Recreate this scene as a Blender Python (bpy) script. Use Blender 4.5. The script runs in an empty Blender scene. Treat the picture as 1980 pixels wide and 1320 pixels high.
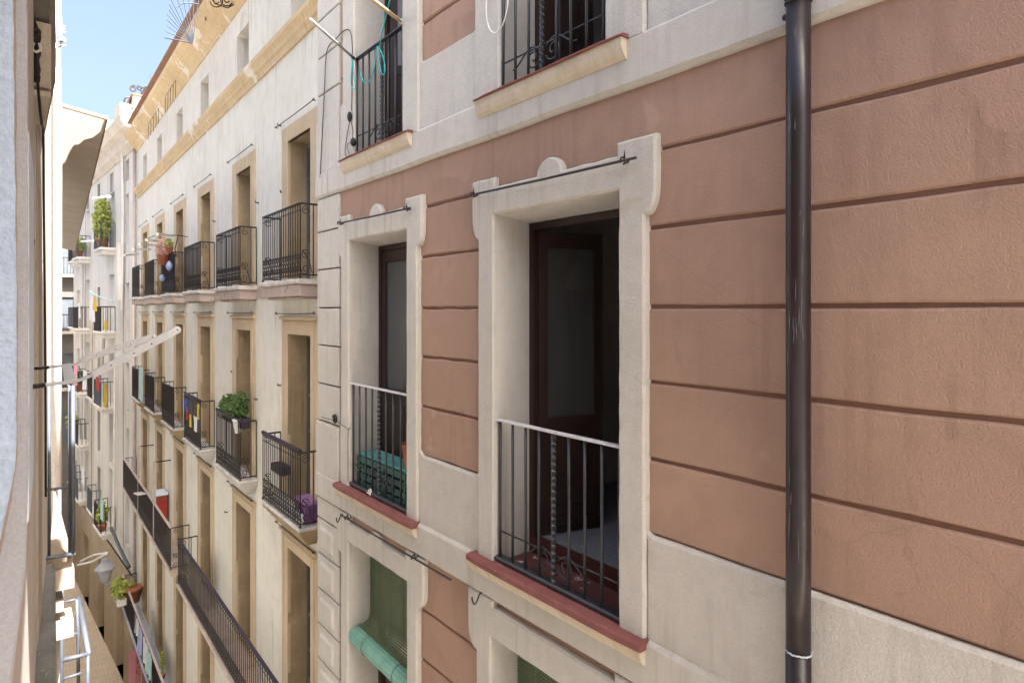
import bpy, bmesh, math, random
from mathutils import Vector, Matrix, noise
random.seed(7)
PI = math.pi
R = math.radians
scene = bpy.context.scene
COL = scene.collection

# ------------------------------------------------------------------ camera numbers (used to size things from the photo)
F, PX, HY = 1200.0, 990.0, 600.0
TH = math.atan2(975, F)
S_, C_ = math.sin(TH), math.cos(TH)
def ray(px, py):
    u = (px-PX)/F
    return Vector((S_+u*C_, C_-u*S_, (HY-py)/F))
def on_y(px, py, Y):
    r = ray(px, py); return r*(Y/r.y)
def on_z(px, py, Z):
    r = ray(px, py); return r*(Z/r.z)

class Frame:
    """a facade: s along the wall, n out towards the street, z up"""
    def __init__(self, x, y, deg, side):
        b = R(deg); self.o = Vector((x, y, 0)); self.d = Vector((math.sin(b), math.cos(b), 0))
        self.m = Vector((math.cos(b), -math.sin(b), 0))*side
    def __call__(self, p):
        return self.o+self.d*p[0]+self.m*p[1]+Vector((0, 0, p[2]))
    def hit(self, px, py, n=0.0):
        r = ray(px, py); t = (self.o.dot(self.m)+n)/r.dot(self.m); q = r*t-self.o
        return (q.dot(self.d), r.z*t)
    def h3(self, px, py, n=0.0):
        s, z = self.hit(px, py, n); return (s, n, z)
W = Frame(0, 0, 90, 1)          # s = x
W.d = Vector((1, 0, 0)); W.m = Vector((0, 1, 0))
T1 = Frame(2.8, 0, 0, -1)                        # terracotta facade
K = 1.2
BG = Frame(2.8*K, 6.97*K, 0.873, -1)             # beige facade, set back
END_S = 14.75*K
pe = BG((END_S, 0, 0))
FF = Frame(pe.x, pe.y, -3.2, -1)                 # house past the bend
FL = Frame(-0.065, 0, 2.53, 1)                   # left side of the street
FG = Frame(0.428-0.0533*7.7, 0, 3.05, 1)         # next house on the left
GZ = -14.3

# ------------------------------------------------------------------ materials
def mat(name, col, rough=0.85, col2=None, scale=2.0, bump=0.0, bscale=60.0, metal=0.0, streak=0.0, streak_col=None,
        spots=0.0, spot_col=None, spot_scale=6.0, spec=0.3, coarse=0.0, brick=None, wave=None, cracks=0.0, patches=None):
    m = bpy.data.materials.new(name); m.use_nodes = True
    nt = m.node_tree; N = nt.nodes; L = nt.links
    b = N['Principled BSDF']; b.inputs['Roughness'].default_value = rough; b.inputs['Metallic'].default_value = metal
    b.inputs['Specular IOR Level'].default_value = spec
    tc = N.new('ShaderNodeTexCoord'); co = tc.outputs['Object']
    c2 = col2 if col2 else tuple(c*0.82 for c in col)
    def noise_n(sc, det=6.0, vec=co, dis=0.0):
        n = N.new('ShaderNodeTexNoise'); n.inputs['Scale'].default_value = sc; n.inputs['Detail'].default_value = det
        n.inputs['Distortion'].default_value = dis; L.new(vec, n.inputs['Vector']); return n
    def ramp(src, p0, p1):
        r = N.new('ShaderNodeMapRange'); r.inputs['From Min'].default_value = p0; r.inputs['From Max'].default_value = p1
        L.new(src, r.inputs['Value']); return r.outputs['Result']
    def mix(fac, a, bb):
        x = N.new('ShaderNodeMix'); x.data_type = 'RGBA'
        if hasattr(fac, 'links'): L.new(fac, x.inputs['Factor'])
        else: x.inputs['Factor'].default_value = fac
        for sock, val in ((x.inputs['A'], a), (x.inputs['B'], bb)):
            if hasattr(val, 'links'): L.new(val, sock)
            else: sock.default_value = (*val, 1)
        return x.outputs['Result']
    n1 = noise_n(scale, 8.0, dis=0.4)
    c = mix(ramp(n1.outputs['Fac'], 0.32, 0.68), col, c2)
    n2 = noise_n(scale*9, 4.0)
    mp = N.new('ShaderNodeMath'); mp.operation = 'MULTIPLY'; mp.inputs[1].default_value = 0.35
    L.new(ramp(n2.outputs['Fac'], 0.45, 0.75), mp.inputs[0])
    c = mix(mp.outputs[0], c, tuple(x*0.8 for x in c2))
    if brick:
        bt = N.new('ShaderNodeTexBrick'); bt.inputs['Scale'].default_value = brick[0]
        bt.inputs['Color1'].default_value = (*col, 1); bt.inputs['Color2'].default_value = (*c2, 1)
        bt.inputs['Mortar'].default_value = (*[x*0.45 for x in c2], 1); bt.inputs['Mortar Size'].default_value = brick[1]
        L.new(co, bt.inputs['Vector']); c = mix(0.75, c, bt.outputs['Color'])
    if streak:
        mpg = N.new('ShaderNodeMapping'); mpg.inputs['Scale'].default_value = (14, 14, 0.9); L.new(co, mpg.inputs['Vector'])
        n3 = noise_n(1.0, 5.0, mpg.outputs['Vector'])
        ms = N.new('ShaderNodeMath'); ms.operation = 'MULTIPLY'; ms.inputs[1].default_value = streak
        L.new(ramp(n3.outputs['Fac'], 0.5, 0.75), ms.inputs[0])
        nn = noise_n(0.9, 3.0); mm = N.new('ShaderNodeMath'); mm.operation = 'MULTIPLY'
        L.new(ms.outputs[0], mm.inputs[0]); L.new(ramp(nn.outputs['Fac'], 0.4, 0.62), mm.inputs[1])
        c = mix(mm.outputs[0], c, streak_col or tuple(x*0.55 for x in col))
    if spots:
        n4 = noise_n(spot_scale, 9.0, dis=0.8)
        c = mix(ramp(n4.outputs['Fac'], 1-spots, 1-spots+0.04), c, spot_col or tuple(x*0.5 for x in col))
    if patches:
        n5 = noise_n(patches[1], 2.0, dis=1.5)
        c = mix(ramp(n5.outputs['Fac'], 0.56, 0.585), c, patches[0])
    if cracks:
        vo = N.new('ShaderNodeTexVoronoi'); vo.feature = 'DISTANCE_TO_EDGE'; vo.inputs['Scale'].default_value = 1.7
        nd = noise_n(5.0, 5.0); va = N.new('ShaderNodeMix'); va.data_type = 'RGBA'; va.inputs['Factor'].default_value = 0.12
        L.new(co, va.inputs['A']); L.new(nd.outputs['Color'], va.inputs['B']); L.new(va.outputs['Result'], vo.inputs['Vector'])
        ck = ramp(vo.outputs['Distance'], 0.006, 0.0); nm = noise_n(0.8, 2.0)
        mm2 = N.new('ShaderNodeMath'); mm2.operation = 'MULTIPLY'; L.new(ck, mm2.inputs[0]); L.new(ramp(nm.outputs['Fac'], 0.52, 0.60), mm2.inputs[1])
        m3 = N.new('ShaderNodeMath'); m3.operation = 'MULTIPLY'; m3.inputs[1].default_value = cracks; L.new(mm2.outputs[0], m3.inputs[0])
        c = mix(m3.outputs[0], c, tuple(x*0.45 for x in col))
    hs = None
    if bump:
        hs = noise_n(bscale, 5.0)
        if bscale >= 90:                     # pigment sits unevenly in the grain of the render
            mg = N.new('ShaderNodeMath'); mg.operation = 'MULTIPLY'; mg.inputs[1].default_value = 0.5; L.new(ramp(hs.outputs['Fac'], 0.60, 0.36), mg.inputs[0])
            c = mix(mg.outputs[0], c, tuple(x*0.72 for x in col))
    L.new(c, b.inputs['Base Color'])
    if bump:
        h = hs.outputs['Fac']
        if coarse:
            h2 = noise_n(bscale*0.30, 5.0)
            ad = N.new('ShaderNodeMath'); ad.operation = 'MULTIPLY_ADD'; ad.inputs[1].default_value = coarse
            L.new(h2.outputs['Fac'], ad.inputs[0]); L.new(h, ad.inputs[2]); h = ad.outputs[0]
        if wave:
            wv = N.new('ShaderNodeTexWave'); wv.bands_direction = wave[0]; wv.inputs['Scale'].default_value = wave[1]
            wv.inputs['Distortion'].default_value = 0.4; L.new(co, wv.inputs['Vector'])
            ad = N.new('ShaderNodeMath'); ad.operation = 'ADD'; L.new(wv.outputs['Fac'], ad.inputs[0]); L.new(h, ad.inputs[1]); h = ad.outputs[0]
        bp = N.new('ShaderNodeBump'); bp.inputs['Strength'].default_value = bump; bp.inputs['Distance'].default_value = 0.006
        L.new(h, bp.inputs['Height']); L.new(bp.outputs['Normal'], b.inputs['Normal'])
    return m

M = {}
def mk(key, *a, **k): M[key] = mat(key, *a, **k)
mk('terracotta_render', (0.398, 0.266, 0.206), 0.9, (0.318, 0.210, 0.162), 0.8, 0.75, 135, coarse=0.8, streak=0.95, streak_col=(0.25, 0.155, 0.12), spots=0.33, spot_col=(0.43, 0.292, 0.225), spot_scale=1.7, cracks=0.4, patches=((0.36, 0.236, 0.184), 0.7))
mk('groove_render', (0.185, 0.098, 0.07), 0.9, None, 3, 0.4, 80)
mk('cream_render', (0.55, 0.535, 0.505), 0.9, (0.475, 0.46, 0.432), 1.3, 0.75, 135, coarse=0.8, streak=0.9, streak_col=(0.34, 0.31, 0.265), spots=0.30, spot_col=(0.44, 0.40, 0.345), spot_scale=3.0, cracks=0.35)
mk('sill_render', (0.58, 0.52, 0.43), 0.9, (0.48, 0.41, 0.31), 5, 0.4, 120, streak=0.6, streak_col=(0.3, 0.24, 0.15))
mk('red_paint', (0.225, 0.085, 0.078), 0.75, (0.16, 0.06, 0.056), 7, 0.5, 120, spots=0.31, spot_col=(0.42, 0.33, 0.30), spot_scale=42)
mk('red_tile', (0.135, 0.052, 0.046), 0.6, (0.10, 0.04, 0.037), 9, 0.2, 100, spots=0.36, spot_col=(0.65, 0.62, 0.6), spot_scale=13)
mk('beige_render', (0.70, 0.68, 0.615), 0.9, (0.62, 0.595, 0.53), 0.5, 0.25, 60, coarse=0.5, streak=0.9, streak_col=(0.44, 0.39, 0.31), spots=0.33, spot_col=(0.56, 0.53, 0.47), spot_scale=0.9)
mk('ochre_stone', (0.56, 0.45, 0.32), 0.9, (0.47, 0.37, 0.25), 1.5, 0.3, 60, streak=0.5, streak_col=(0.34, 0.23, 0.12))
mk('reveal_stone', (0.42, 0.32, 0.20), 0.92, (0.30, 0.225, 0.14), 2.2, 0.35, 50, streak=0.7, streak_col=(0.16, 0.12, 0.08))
mk('cornice_stone', (0.60, 0.465, 0.29), 0.9, (0.50, 0.385, 0.235), 1.2, 0.35, 40, spots=0.4, spot_col=(0.66, 0.6, 0.5), spot_scale=1.3, streak=0.6, streak_col=(0.33, 0.2, 0.08))
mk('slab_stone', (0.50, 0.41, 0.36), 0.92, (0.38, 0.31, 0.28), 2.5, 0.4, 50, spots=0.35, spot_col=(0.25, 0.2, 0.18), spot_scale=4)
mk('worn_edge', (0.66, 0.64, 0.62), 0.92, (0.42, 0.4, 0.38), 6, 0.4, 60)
mk('balcony_brick', (0.55, 0.53, 0.50), 0.9, (0.46, 0.44, 0.42), 5, 0.4, 60)
mk('wrought_iron', (0.022, 0.020, 0.021), 0.55, (0.035, 0.026, 0.024), 20, 0.2, 200, spec=0.4)
mk('dark_blue_iron', (0.024, 0.030, 0.042), 0.36, (0.03, 0.033, 0.04), 18, 0.15, 200, spec=0.5)
mk('worn_white_rail', (0.62, 0.62, 0.65), 0.6, (0.45, 0.45, 0.48), 25, 0.2, 150, spots=0.3, spot_col=(0.2, 0.2, 0.22), spot_scale=30)
mk('sunlit_rail', (0.50, 0.42, 0.38), 0.7, (0.4, 0.33, 0.3), 8)  # sun on the far rails and posts is put into this pale tone
mk('brown_wood', (0.036, 0.021, 0.018), 0.45, (0.026, 0.015, 0.013), 5, 0.25, 70, spots=0.2, spot_col=(0.25, 0.2, 0.18), spot_scale=22)
mk('grey_door', (0.12, 0.135, 0.15), 0.6, (0.09, 0.1, 0.115), 4, 0.1, 60)
mk('room_wall', (0.55, 0.53, 0.51), 0.9, None, 2)
mk('room_tile', (0.21, 0.24, 0.28), 0.35, (0.17, 0.2, 0.24), 3, brick=(4.5, 0.01))
mk('step_wood', (0.07, 0.02, 0.018), 0.6)
mk('pipe_brown', (0.017, 0.012, 0.016), 0.36, (0.014, 0.010, 0.013), 3, 0.25, 25, spots=0.3, spot_col=(0.038, 0.033, 0.037), spot_scale=7, spec=0.45, streak=0.6, streak_col=(0.05, 0.045, 0.052))
mk('scuff', (0.15, 0.145, 0.16), 0.8, None, 30)
mk('sealant', (0.42, 0.48, 0.54), 0.8, None, 20, 0.5, 80)
mk('blind_green', (0.125, 0.155, 0.085), 0.6, (0.09, 0.125, 0.075), 8, spots=0.4, spot_col=(0.10, 0.19, 0.13), spot_scale=3)
mk('blind_turquoise', (0.19, 0.385, 0.32), 0.6, (0.12, 0.29, 0.235), 6, 0.1, 60)
mk('turquoise_wood', (0.13, 0.38, 0.39), 0.6, (0.09, 0.28, 0.29), 6, 0.2, 60)
mk('teal_dark', (0.04, 0.115, 0.105), 0.6)
mk('turquoise_cord', (0.02, 0.44, 0.48), 0.6)
mk('curtain_blue', (0.20, 0.22, 0.36), 0.9, (0.15, 0.17, 0.3), 4)
mk('pot_clay', (0.45, 0.17, 0.09), 0.8, (0.36, 0.13, 0.07), 8)
mk('leaf_green', (0.10, 0.17, 0.05), 0.6, (0.035, 0.075, 0.022), 22)
mk('leaf_lime', (0.36, 0.38, 0.08), 0.6, (0.16, 0.20, 0.04), 9)
mk('leaf_pink', (0.55, 0.24, 0.26), 0.7, (0.62, 0.5, 0.36), 14)
mk('white_plastic', (0.72, 0.72, 0.70), 0.5, (0.62, 0.62, 0.6), 8)
mk('grey_white_paint', (0.47, 0.50, 0.54), 0.55, (0.41, 0.435, 0.47), 20, 0.1, 100)
mk('pole_metal', (0.52, 0.53, 0.50), 0.35, (0.4, 0.4, 0.38), 10, metal=0.5)
mk('pole_wood', (0.58, 0.42, 0.24), 0.7, (0.45, 0.33, 0.2), 12)
mk('black_rubber', (0.015, 0.015, 0.017), 0.5)
mk('grey_cable', (0.10, 0.09, 0.09), 0.7)
mk('purple_plastic', (0.13, 0.065, 0.18), 0.5, (0.19, 0.09, 0.25), 5)
mk('lilac_plastic', (0.36, 0.2, 0.42), 0.45)
mk('cloth_white', (0.7, 0.7, 0.72), 0.9, (0.55, 0.56, 0.6), 7)
mk('cloth_blue', (0.30, 0.36, 0.62), 0.9, (0.4, 0.45, 0.7), 7)
mk('cloth_dark', (0.05, 0.04, 0.06), 0.9)
mk('cloth_mint', (0.42, 0.58, 0.56), 0.9, (0.36, 0.52, 0.52), 6, 0.2, 60)
mk('flag_blue', (0.02, 0.09, 0.5), 0.8)
mk('flag_yellow', (0.55, 0.40, 0.06), 0.8)
mk('flag_red', (0.45, 0.05, 0.05), 0.8)
mk('cabinet_red', (0.33, 0.075, 0.045), 0.6, (0.27, 0.065, 0.04), 5)
mk('balcony_floor', (0.42, 0.43, 0.52), 0.8, (0.36, 0.37, 0.45), 4)
mk('banner_pink', (0.75, 0.28, 0.42), 0.8, (0.7, 0.33, 0.36), 3)
mk('banner_rose', (0.68, 0.33, 0.32), 0.8)
mk('banner_line', (0.30, 0.10, 0.12), 0.8)
mk('lantern_grey', (0.42, 0.44, 0.48), 0.5)
mk('lantern_glass', (0.5, 0.52, 0.55), 0.25)
mk('far_render', (0.66, 0.63, 0.585), 0.92, (0.56, 0.53, 0.49), 0.5, 0.25, 30, streak=0.6, streak_col=(0.34, 0.31, 0.28), brick=(1.0, 0.008))
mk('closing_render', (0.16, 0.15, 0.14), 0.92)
mk('far_cornice', (0.58, 0.52, 0.45), 0.9, (0.47, 0.42, 0.36), 1.5)
mk('far_stone', (0.46, 0.37, 0.27), 0.92, (0.37, 0.29, 0.2), 0.8, 0.4, 20, streak=0.5)
mk('shutter_blue', (0.46, 0.54, 0.64), 0.7, (0.4, 0.48, 0.58), 4, wave=('Z', 12), bump=0.5)
mk('chimney_white', (0.72, 0.69, 0.65), 0.9, (0.62, 0.59, 0.55), 3, 0.3, 30)
mk('rust', (0.30, 0.14, 0.09), 0.8)
mk('stucco_white', (0.40, 0.50, 0.66), 0.9, (0.33, 0.43, 0.59), 6, 0.9, 110, coarse=1.0, spots=0.25, spot_col=(0.5, 0.53, 0.58), spot_scale=9)
mk('strip_lavender', (0.35, 0.365, 0.41), 0.85, (0.31, 0.325, 0.365), 10, 0.2, 200)
mk('strip_brown', (0.30, 0.25, 0.22), 0.9, (0.25, 0.21, 0.18), 14, 0.3, 200)
mk('left_render', (0.56, 0.51, 0.45), 0.92, (0.48, 0.43, 0.37), 3, 0.4, 60, streak=0.6)
mk('left_blue', (0.68, 0.76, 0.86), 0.9, (0.6, 0.68, 0.78), 5, 0.5, 90)
mk('left_pale', (0.36, 0.31, 0.25), 0.9, (0.30, 0.255, 0.2), 3, 0.3, 60, streak=0.5)
mk('concrete_grey', (0.60, 0.56, 0.48), 0.95, (0.45, 0.42, 0.36), 6, 0.6, 90, coarse=1.0, spots=0.3, spot_col=(0.2, 0.18, 0.15), spot_scale=8)
mk('black_stain', (0.025, 0.025, 0.03), 0.95, (0.06, 0.055, 0.05), 20, 0.6, 90)
mk('purple_board', (0.17, 0.13, 0.14), 0.9, (0.22, 0.18, 0.17), 8, 0.3, 60)
mk('soffit_taupe', (0.46, 0.40, 0.33), 0.92, (0.38, 0.33, 0.27), 2, 0.25, 50, streak=0.2)
mk('soffit_sunlit_old', (0.80, 0.78, 0.73), 0.9, (0.75, 0.73, 0.68), 3, 0.2, 50)  # unused; earlier white for the sunlit part of the soffit
mk('roof_edge', (0.28, 0.19, 0.14), 0.9)
mk('mossy_concrete', (0.16, 0.16, 0.15), 0.95, (0.11, 0.11, 0.10), 5, 0.8, 80, coarse=1.0, spots=0.35, spot_col=(0.2, 0.24, 0.14), spot_scale=18)
mk('ledge_tile', (0.26, 0.21, 0.16), 0.85, (0.22, 0.18, 0.14), 4, 0.3, 60)
mk('galvanised', (0.11, 0.12, 0.145), 0.5, (0.085, 0.095, 0.115), 15, metal=0.3)
mk('paving', (0.70, 0.60, 0.47), 0.85, (0.60, 0.50, 0.38), 0.8, 0.3, 20, brick=(2.2, 0.015), spots=0.36, spot_col=(0.6, 0.54, 0.46), spot_scale=1.2)
mk('roof_gravel', (0.26, 0.25, 0.24), 0.95, None, 3, 0.5, 60)
mk('roof_tile', (0.30, 0.17, 0.11), 0.9, None, 2)
mk('brown_shopfront', (0.30, 0.20, 0.115), 0.8, (0.16, 0.10, 0.055), 1.2, 0.3, 20, streak=0.6)

def glass(name, tint, tr):
    m = bpy.data.materials.new(name); m.use_nodes = True; nt = m.node_tree; N = nt.nodes; L = nt.links
    N.remove(N['Principled BSDF']); out = N['Material Output']
    t = N.new('ShaderNodeBsdfTransparent'); t.inputs['Color'].default_value = (tr, tr, tr, 1)
    d = N.new('ShaderNodeBsdfDiffuse'); d.inputs['Color'].default_value = (*tint, 1)
    g = N.new('ShaderNodeBsdfGlossy'); g.inputs['Roughness'].default_value = 0.08
    a = N.new('ShaderNodeMixShader'); a.inputs[0].default_value = 0.5; L.new(t.outputs[0], a.inputs[1]); L.new(d.outputs[0], a.inputs[2])
    lw = N.new('ShaderNodeLayerWeight'); lw.inputs['Blend'].default_value = 0.40
    f = N.new('ShaderNodeMixShader'); L.new(lw.outputs['Fresnel'], f.inputs[0]); L.new(a.outputs[0], f.inputs[1]); L.new(g.outputs[0], f.inputs[2])
    L.new(f.outputs[0], out.inputs['Surface']); M[name] = m
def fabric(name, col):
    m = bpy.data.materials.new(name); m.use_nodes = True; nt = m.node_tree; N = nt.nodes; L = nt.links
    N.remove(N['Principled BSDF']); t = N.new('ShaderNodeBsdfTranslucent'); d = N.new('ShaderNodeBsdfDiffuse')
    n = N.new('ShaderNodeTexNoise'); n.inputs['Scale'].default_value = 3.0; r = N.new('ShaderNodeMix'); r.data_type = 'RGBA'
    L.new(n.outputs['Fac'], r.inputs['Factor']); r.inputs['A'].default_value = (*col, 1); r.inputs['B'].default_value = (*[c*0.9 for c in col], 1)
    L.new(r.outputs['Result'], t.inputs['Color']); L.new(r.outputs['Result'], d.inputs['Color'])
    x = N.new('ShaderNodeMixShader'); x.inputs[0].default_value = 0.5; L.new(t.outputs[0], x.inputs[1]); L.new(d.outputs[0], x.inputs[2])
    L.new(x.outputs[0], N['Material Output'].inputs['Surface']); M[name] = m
fabric('soffit_sunlit', (0.66, 0.64, 0.59))  # white translucent tone standing for sun on the soffit
glass('door_glass', (0.11, 0.112, 0.115), 0.5)
glass('dusty_glass', (0.13, 0.145, 0.16), 0.45)

# ------------------------------------------------------------------ mesh collector
def jit(x): return random.uniform(-x, x)
class MB:
    def __init__(self, fr=W): self.fr = fr; self.v = []; self.f = []; self.sm = []
    def add(self, vs, fs, smooth=False, raw=False):
        b = len(self.v); self.v += [Vector(p) if raw else self.fr(p) for p in vs]
        for f in fs: self.f.append([b+i for i in f]); self.sm.append(smooth)
        return self
    def box(self, s0, s1, n0, n1, z0, z1, bev=0.0):
        if bev:
            p = [(s0, z0), (s1, z0), (s1, z1), (s0, z1)]
            return self.slab(p, n0, n1, bev, 0, back=True)
        vs = [(s, n, z) for s in (s0, s1) for n in (n0, n1) for z in (z0, z1)]
        return self.add(vs, [(0, 1, 3, 2), (4, 6, 7, 5), (0, 4, 5, 1), (2, 3, 7, 6), (0, 2, 6, 4), (1, 5, 7, 3)])
    def slab(self, poly, n0, n1, ch=0.008, jt=0.0015, step=0.14, back=False):
        a = sum(poly[i][0]*poly[(i+1) % len(poly)][1]-poly[(i+1) % len(poly)][0]*poly[i][1] for i in range(len(poly)))
        if a < 0: poly = poly[::-1]
        pts = []
        for i, p in enumerate(poly):
            q = poly[(i+1) % len(poly)]; l = math.hypot(q[0]-p[0], q[1]-p[1])
            k = min(40, max(1, int(l/step))) if jt else 1
            for j in range(k):
                t = j/k; w = jit(jt) if j else 0; nx, ny = (q[1]-p[1])/max(l, 1e-6), -(q[0]-p[0])/max(l, 1e-6)
                pts.append((p[0]+(q[0]-p[0])*t+nx*w, p[1]+(q[1]-p[1])*t+ny*w))
        n = len(pts); ins = []
        for i in range(n):
            a, b, c = pts[i-1], pts[i], pts[(i+1) % n]
            e1 = Vector((b[0]-a[0], b[1]-a[1])); e2 = Vector((c[0]-b[0], c[1]-b[1]))
            if e1.length < 1e-6 or e2.length < 1e-6: ins.append(b); continue
            e1.normalize(); e2.normalize()
            m1 = Vector((-e1.y, e1.x)); m2 = Vector((-e2.y, e2.x)); mm = m1+m2
            k = ch/max(0.35, (1+m1.dot(m2))) if mm.length > 1e-6 else 0
            ins.append((b[0]+mm.x*k, b[1]+mm.y*k))
        vs = [(p[0], n0, p[1]) for p in pts]+[(p[0], n1-ch, p[1]) for p in pts]+[(p[0], n1, p[1]) for p in ins]
        fs = [(i, (i+1) % n, n+(i+1) % n, n+i) for i in range(n)]+[(n+i, n+(i+1) % n, 2*n+(i+1) % n, 2*n+i) for i in range(n)]
        fs.append(tuple(2*n+i for i in range(n)))
        if back: fs.append(tuple(reversed(range(n))))
        return self.add(vs, fs)
    def wall(self, s0, s1, z0, z1, holes, n=0.0, depth=0.0):
        ss = sorted({s0, s1, *[h[0] for h in holes], *[h[1] for h in holes]}); zs = sorted({z0, z1, *[h[2] for h in holes], *[h[3] for h in holes]})
        ss = [s for s in ss if s0 <= s <= s1]; zs = [z for z in zs if z0 <= z <= z1]
        for i in range(len(ss)-1):
            for j in range(len(zs)-1):
                a, b, c, d = ss[i], ss[i+1], zs[j], zs[j+1]; x, y = (a+b)/2, (c+d)/2
                if any(h[0] < x < h[1] and h[2] < y < h[3] for h in holes): continue
                self.add([(a, n, c), (b, n, c), (b, n, d), (a, n, d)], [(0, 1, 2, 3)])
        if depth:
            for h in holes: self.reveal(*h, n, n-depth)
        return self
    def reveal(self, a, b, c, d, n0, n1):
        vs = [(a, n0, c), (b, n0, c), (b, n0, d), (a, n0, d), (a, n1, c), (b, n1, c), (b, n1, d), (a, n1, d)]
        return self.add(vs, [(0, 1, 5, 4), (1, 2, 6, 5), (2, 3, 7, 6), (3, 0, 4, 7)])
    def tube(self, pts, r, seg=6, raw=False, cap=True, rot=0.0, twist=0.0):
        P = [Vector(p) if raw else self.fr(p) for p in pts]
        n = len(P); ring = []; up = None
        for i in range(n):
            d = (P[min(i+1, n-1)]-P[max(i-1, 0)])
            d = d.normalized() if d.length > 1e-9 else Vector((0, 0, 1))
            if up is None:
                up = Vector((0, 0, 1)) if abs(d.z) < 0.9 else Vector((0, 1, 0))
            x = d.cross(up)
            if x.length < 1e-6: x = d.orthogonal()
            x.normalize(); y = x.cross(d).normalized(); up = y
            rr = r[i] if isinstance(r, (list, tuple)) else r
            a0 = rot+twist*i
            ring.append([P[i]+x*math.cos(a0+2*PI*k/seg)*rr+y*math.sin(a0+2*PI*k/seg)*rr for k in range(seg)])
        vs = [p for q in ring for p in q]
        fs = [(i*seg+k, i*seg+(k+1) % seg, (i+1)*seg+(k+1) % seg, (i+1)*seg+k) for i in range(n-1) for k in range(seg)]
        if cap: fs += [tuple(reversed(range(seg))), tuple((n-1)*seg+k for k in range(seg))]
        return self.add(vs, fs, seg > 5, raw=True)
    def bar(self, p, q, w):                      # square bar
        return self.tube([p, q], w*0.7071, 4, rot=PI/4)
    def twisted(self, s, n, z0, z1, w, step=0.012):
        k = int((z1-z0)/step)
        return self.tube([(s, n, z0+(z1-z0)*i/k) for i in range(k+1)], w*0.75, 4, twist=0.42)
    def lathe(self, c, prof, seg=16):
        vs = [(c[0]+r*math.cos(2*PI*k/seg), c[1]+r*math.sin(2*PI*k/seg), c[2]+z) for r, z in prof for k in range(seg)]
        n = len(prof)
        fs = [(i*seg+k, i*seg+(k+1) % seg, (i+1)*seg+(k+1) % seg, (i+1)*seg+k) for i in range(n-1) for k in range(seg)]
        fs += [tuple(range(seg)), tuple((n-1)*seg+k for k in range(seg))]
        return self.add(vs, fs, True)
    def blob(self, c, r, seg=10, rough=0.0):
        prof = [(max(1e-3, math.sin(PI*i/6)), -math.cos(PI*i/6)) for i in range(7)]
        vs = []
        for a, z in prof:
            for k in range(seg):
                w = 1+jit(rough)
                vs.append((c[0]+r[0]*a*math.cos(2*PI*k/seg)*w, c[1]+r[1]*a*math.sin(2*PI*k/seg)*w, c[2]+r[2]*z*w))
        fs = [(i*seg+k, i*seg+(k+1) % seg, (i+1)*seg+(k+1) % seg, (i+1)*seg+k) for i in range(6) for k in range(seg)]
        return self.add(vs, fs, True)
    def leaves(self, c, r, count, size):
        for _ in range(count):
            while True:
                d = Vector((jit(1), jit(1), jit(1)))
                if 0.15 < d.length < 1: break
            p = Vector((c[0]+d.x*r[0], c[1]+d.y*r[1], c[2]+d.z*r[2]))
            a = Vector((jit(1), jit(1), jit(1))).normalized(); b = a.orthogonal().normalized()
            s = size*random.uniform(0.6, 1.3)
            self.add([p-a*s, p+b*s*0.45, p+a*s, p-b*s*0.45], [(0, 1, 2, 3)])
        return self
    def cloth(self, s0, s1, n, z0, z1, amp=0.03, folds=3, k=14, m=8, taper=0.0):
        ph = jit(3); vs = []
        for j in range(m+1):
            z = z1+(z0-z1)*j/m
            for i in range(k+1):
                t = i/k; w = (1-taper*j/m); s = (s0+s1)/2+(t-0.5)*(s1-s0)*w
                vs.append((s, n+amp*(0.3+0.7*j/m)*math.sin(t*folds*2*PI+ph+j*0.15), z+0.03*math.sin(t*5+ph)*j/m))
        fs = [(j*(k+1)+i, j*(k+1)+i+1, (j+1)*(k+1)+i+1, (j+1)*(k+1)+i) for j in range(m) for i in range(k)]
        return self.add(vs, fs, True)
    def build(self, name, material, parent=None, label=None, cat=None, group=None, kind=None):
        me = bpy.data.meshes.new(name)
        off = parent.get('_off') if parent else None
        bm = bmesh.new(); V = [bm.verts.new(p) for p in self.v]; bm.verts.ensure_lookup_table()
        big = []
        for f, s in zip(self.f, self.sm):
            try:
                fc = bm.faces.new([V[i] for i in f]); fc.smooth = s
                if len(f) > 4: big.append(fc)
            except ValueError: pass
        bmesh.ops.recalc_face_normals(bm, faces=bm.faces)
        if big: bmesh.ops.triangulate(bm, faces=big)
        bm.to_mesh(me); bm.free()
        me.materials.append(M[material])
        o = bpy.data.objects.new(name, me); COL.objects.link(o)
        if parent:
            o.parent = parent; o.matrix_parent_inverse = PINV[parent.name]
            PINV[o.name] = Matrix.Identity(4)
            PINV[o.name] = PINV_WORLD(o)
        else: PINV[o.name] = Matrix.Identity(4)
        tag(o, label, cat, group, kind)
        return o
PINV = {}
def PINV_WORLD(o): return Matrix.Identity(4)     # parts keep world-space meshes
def tag(o, label=None, cat=None, group=None, kind=None):
    if label: o['label'] = label
    if cat: o['category'] = cat
    if group: o['group'] = group
    if kind: o['kind'] = kind
    return o
def thing(name, label, cat, loc, group=None):
    o = bpy.data.objects.new(name, None); COL.objects.link(o); o.location = loc; o.empty_display_size = 0.2
    PINV[o.name] = Matrix.Translation(-Vector(loc))
    return tag(o, label, cat, group)
def arc(cx, cy, r, a0, a1, k=6): return [(cx+r*math.cos(a0+(a1-a0)*i/k), cy+r*math.sin(a0+(a1-a0)*i/k)) for i in range(k+1)]
def spiral(cx, cy, r0, r1, a0, turns, k=16): return [(cx+(r0+(r1-r0)*i/k)*math.cos(a0+turns*2*PI*i/k), cy+(r0+(r1-r0)*i/k)*math.sin(a0+turns*2*PI*i/k)) for i in range(k+1)]
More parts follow.
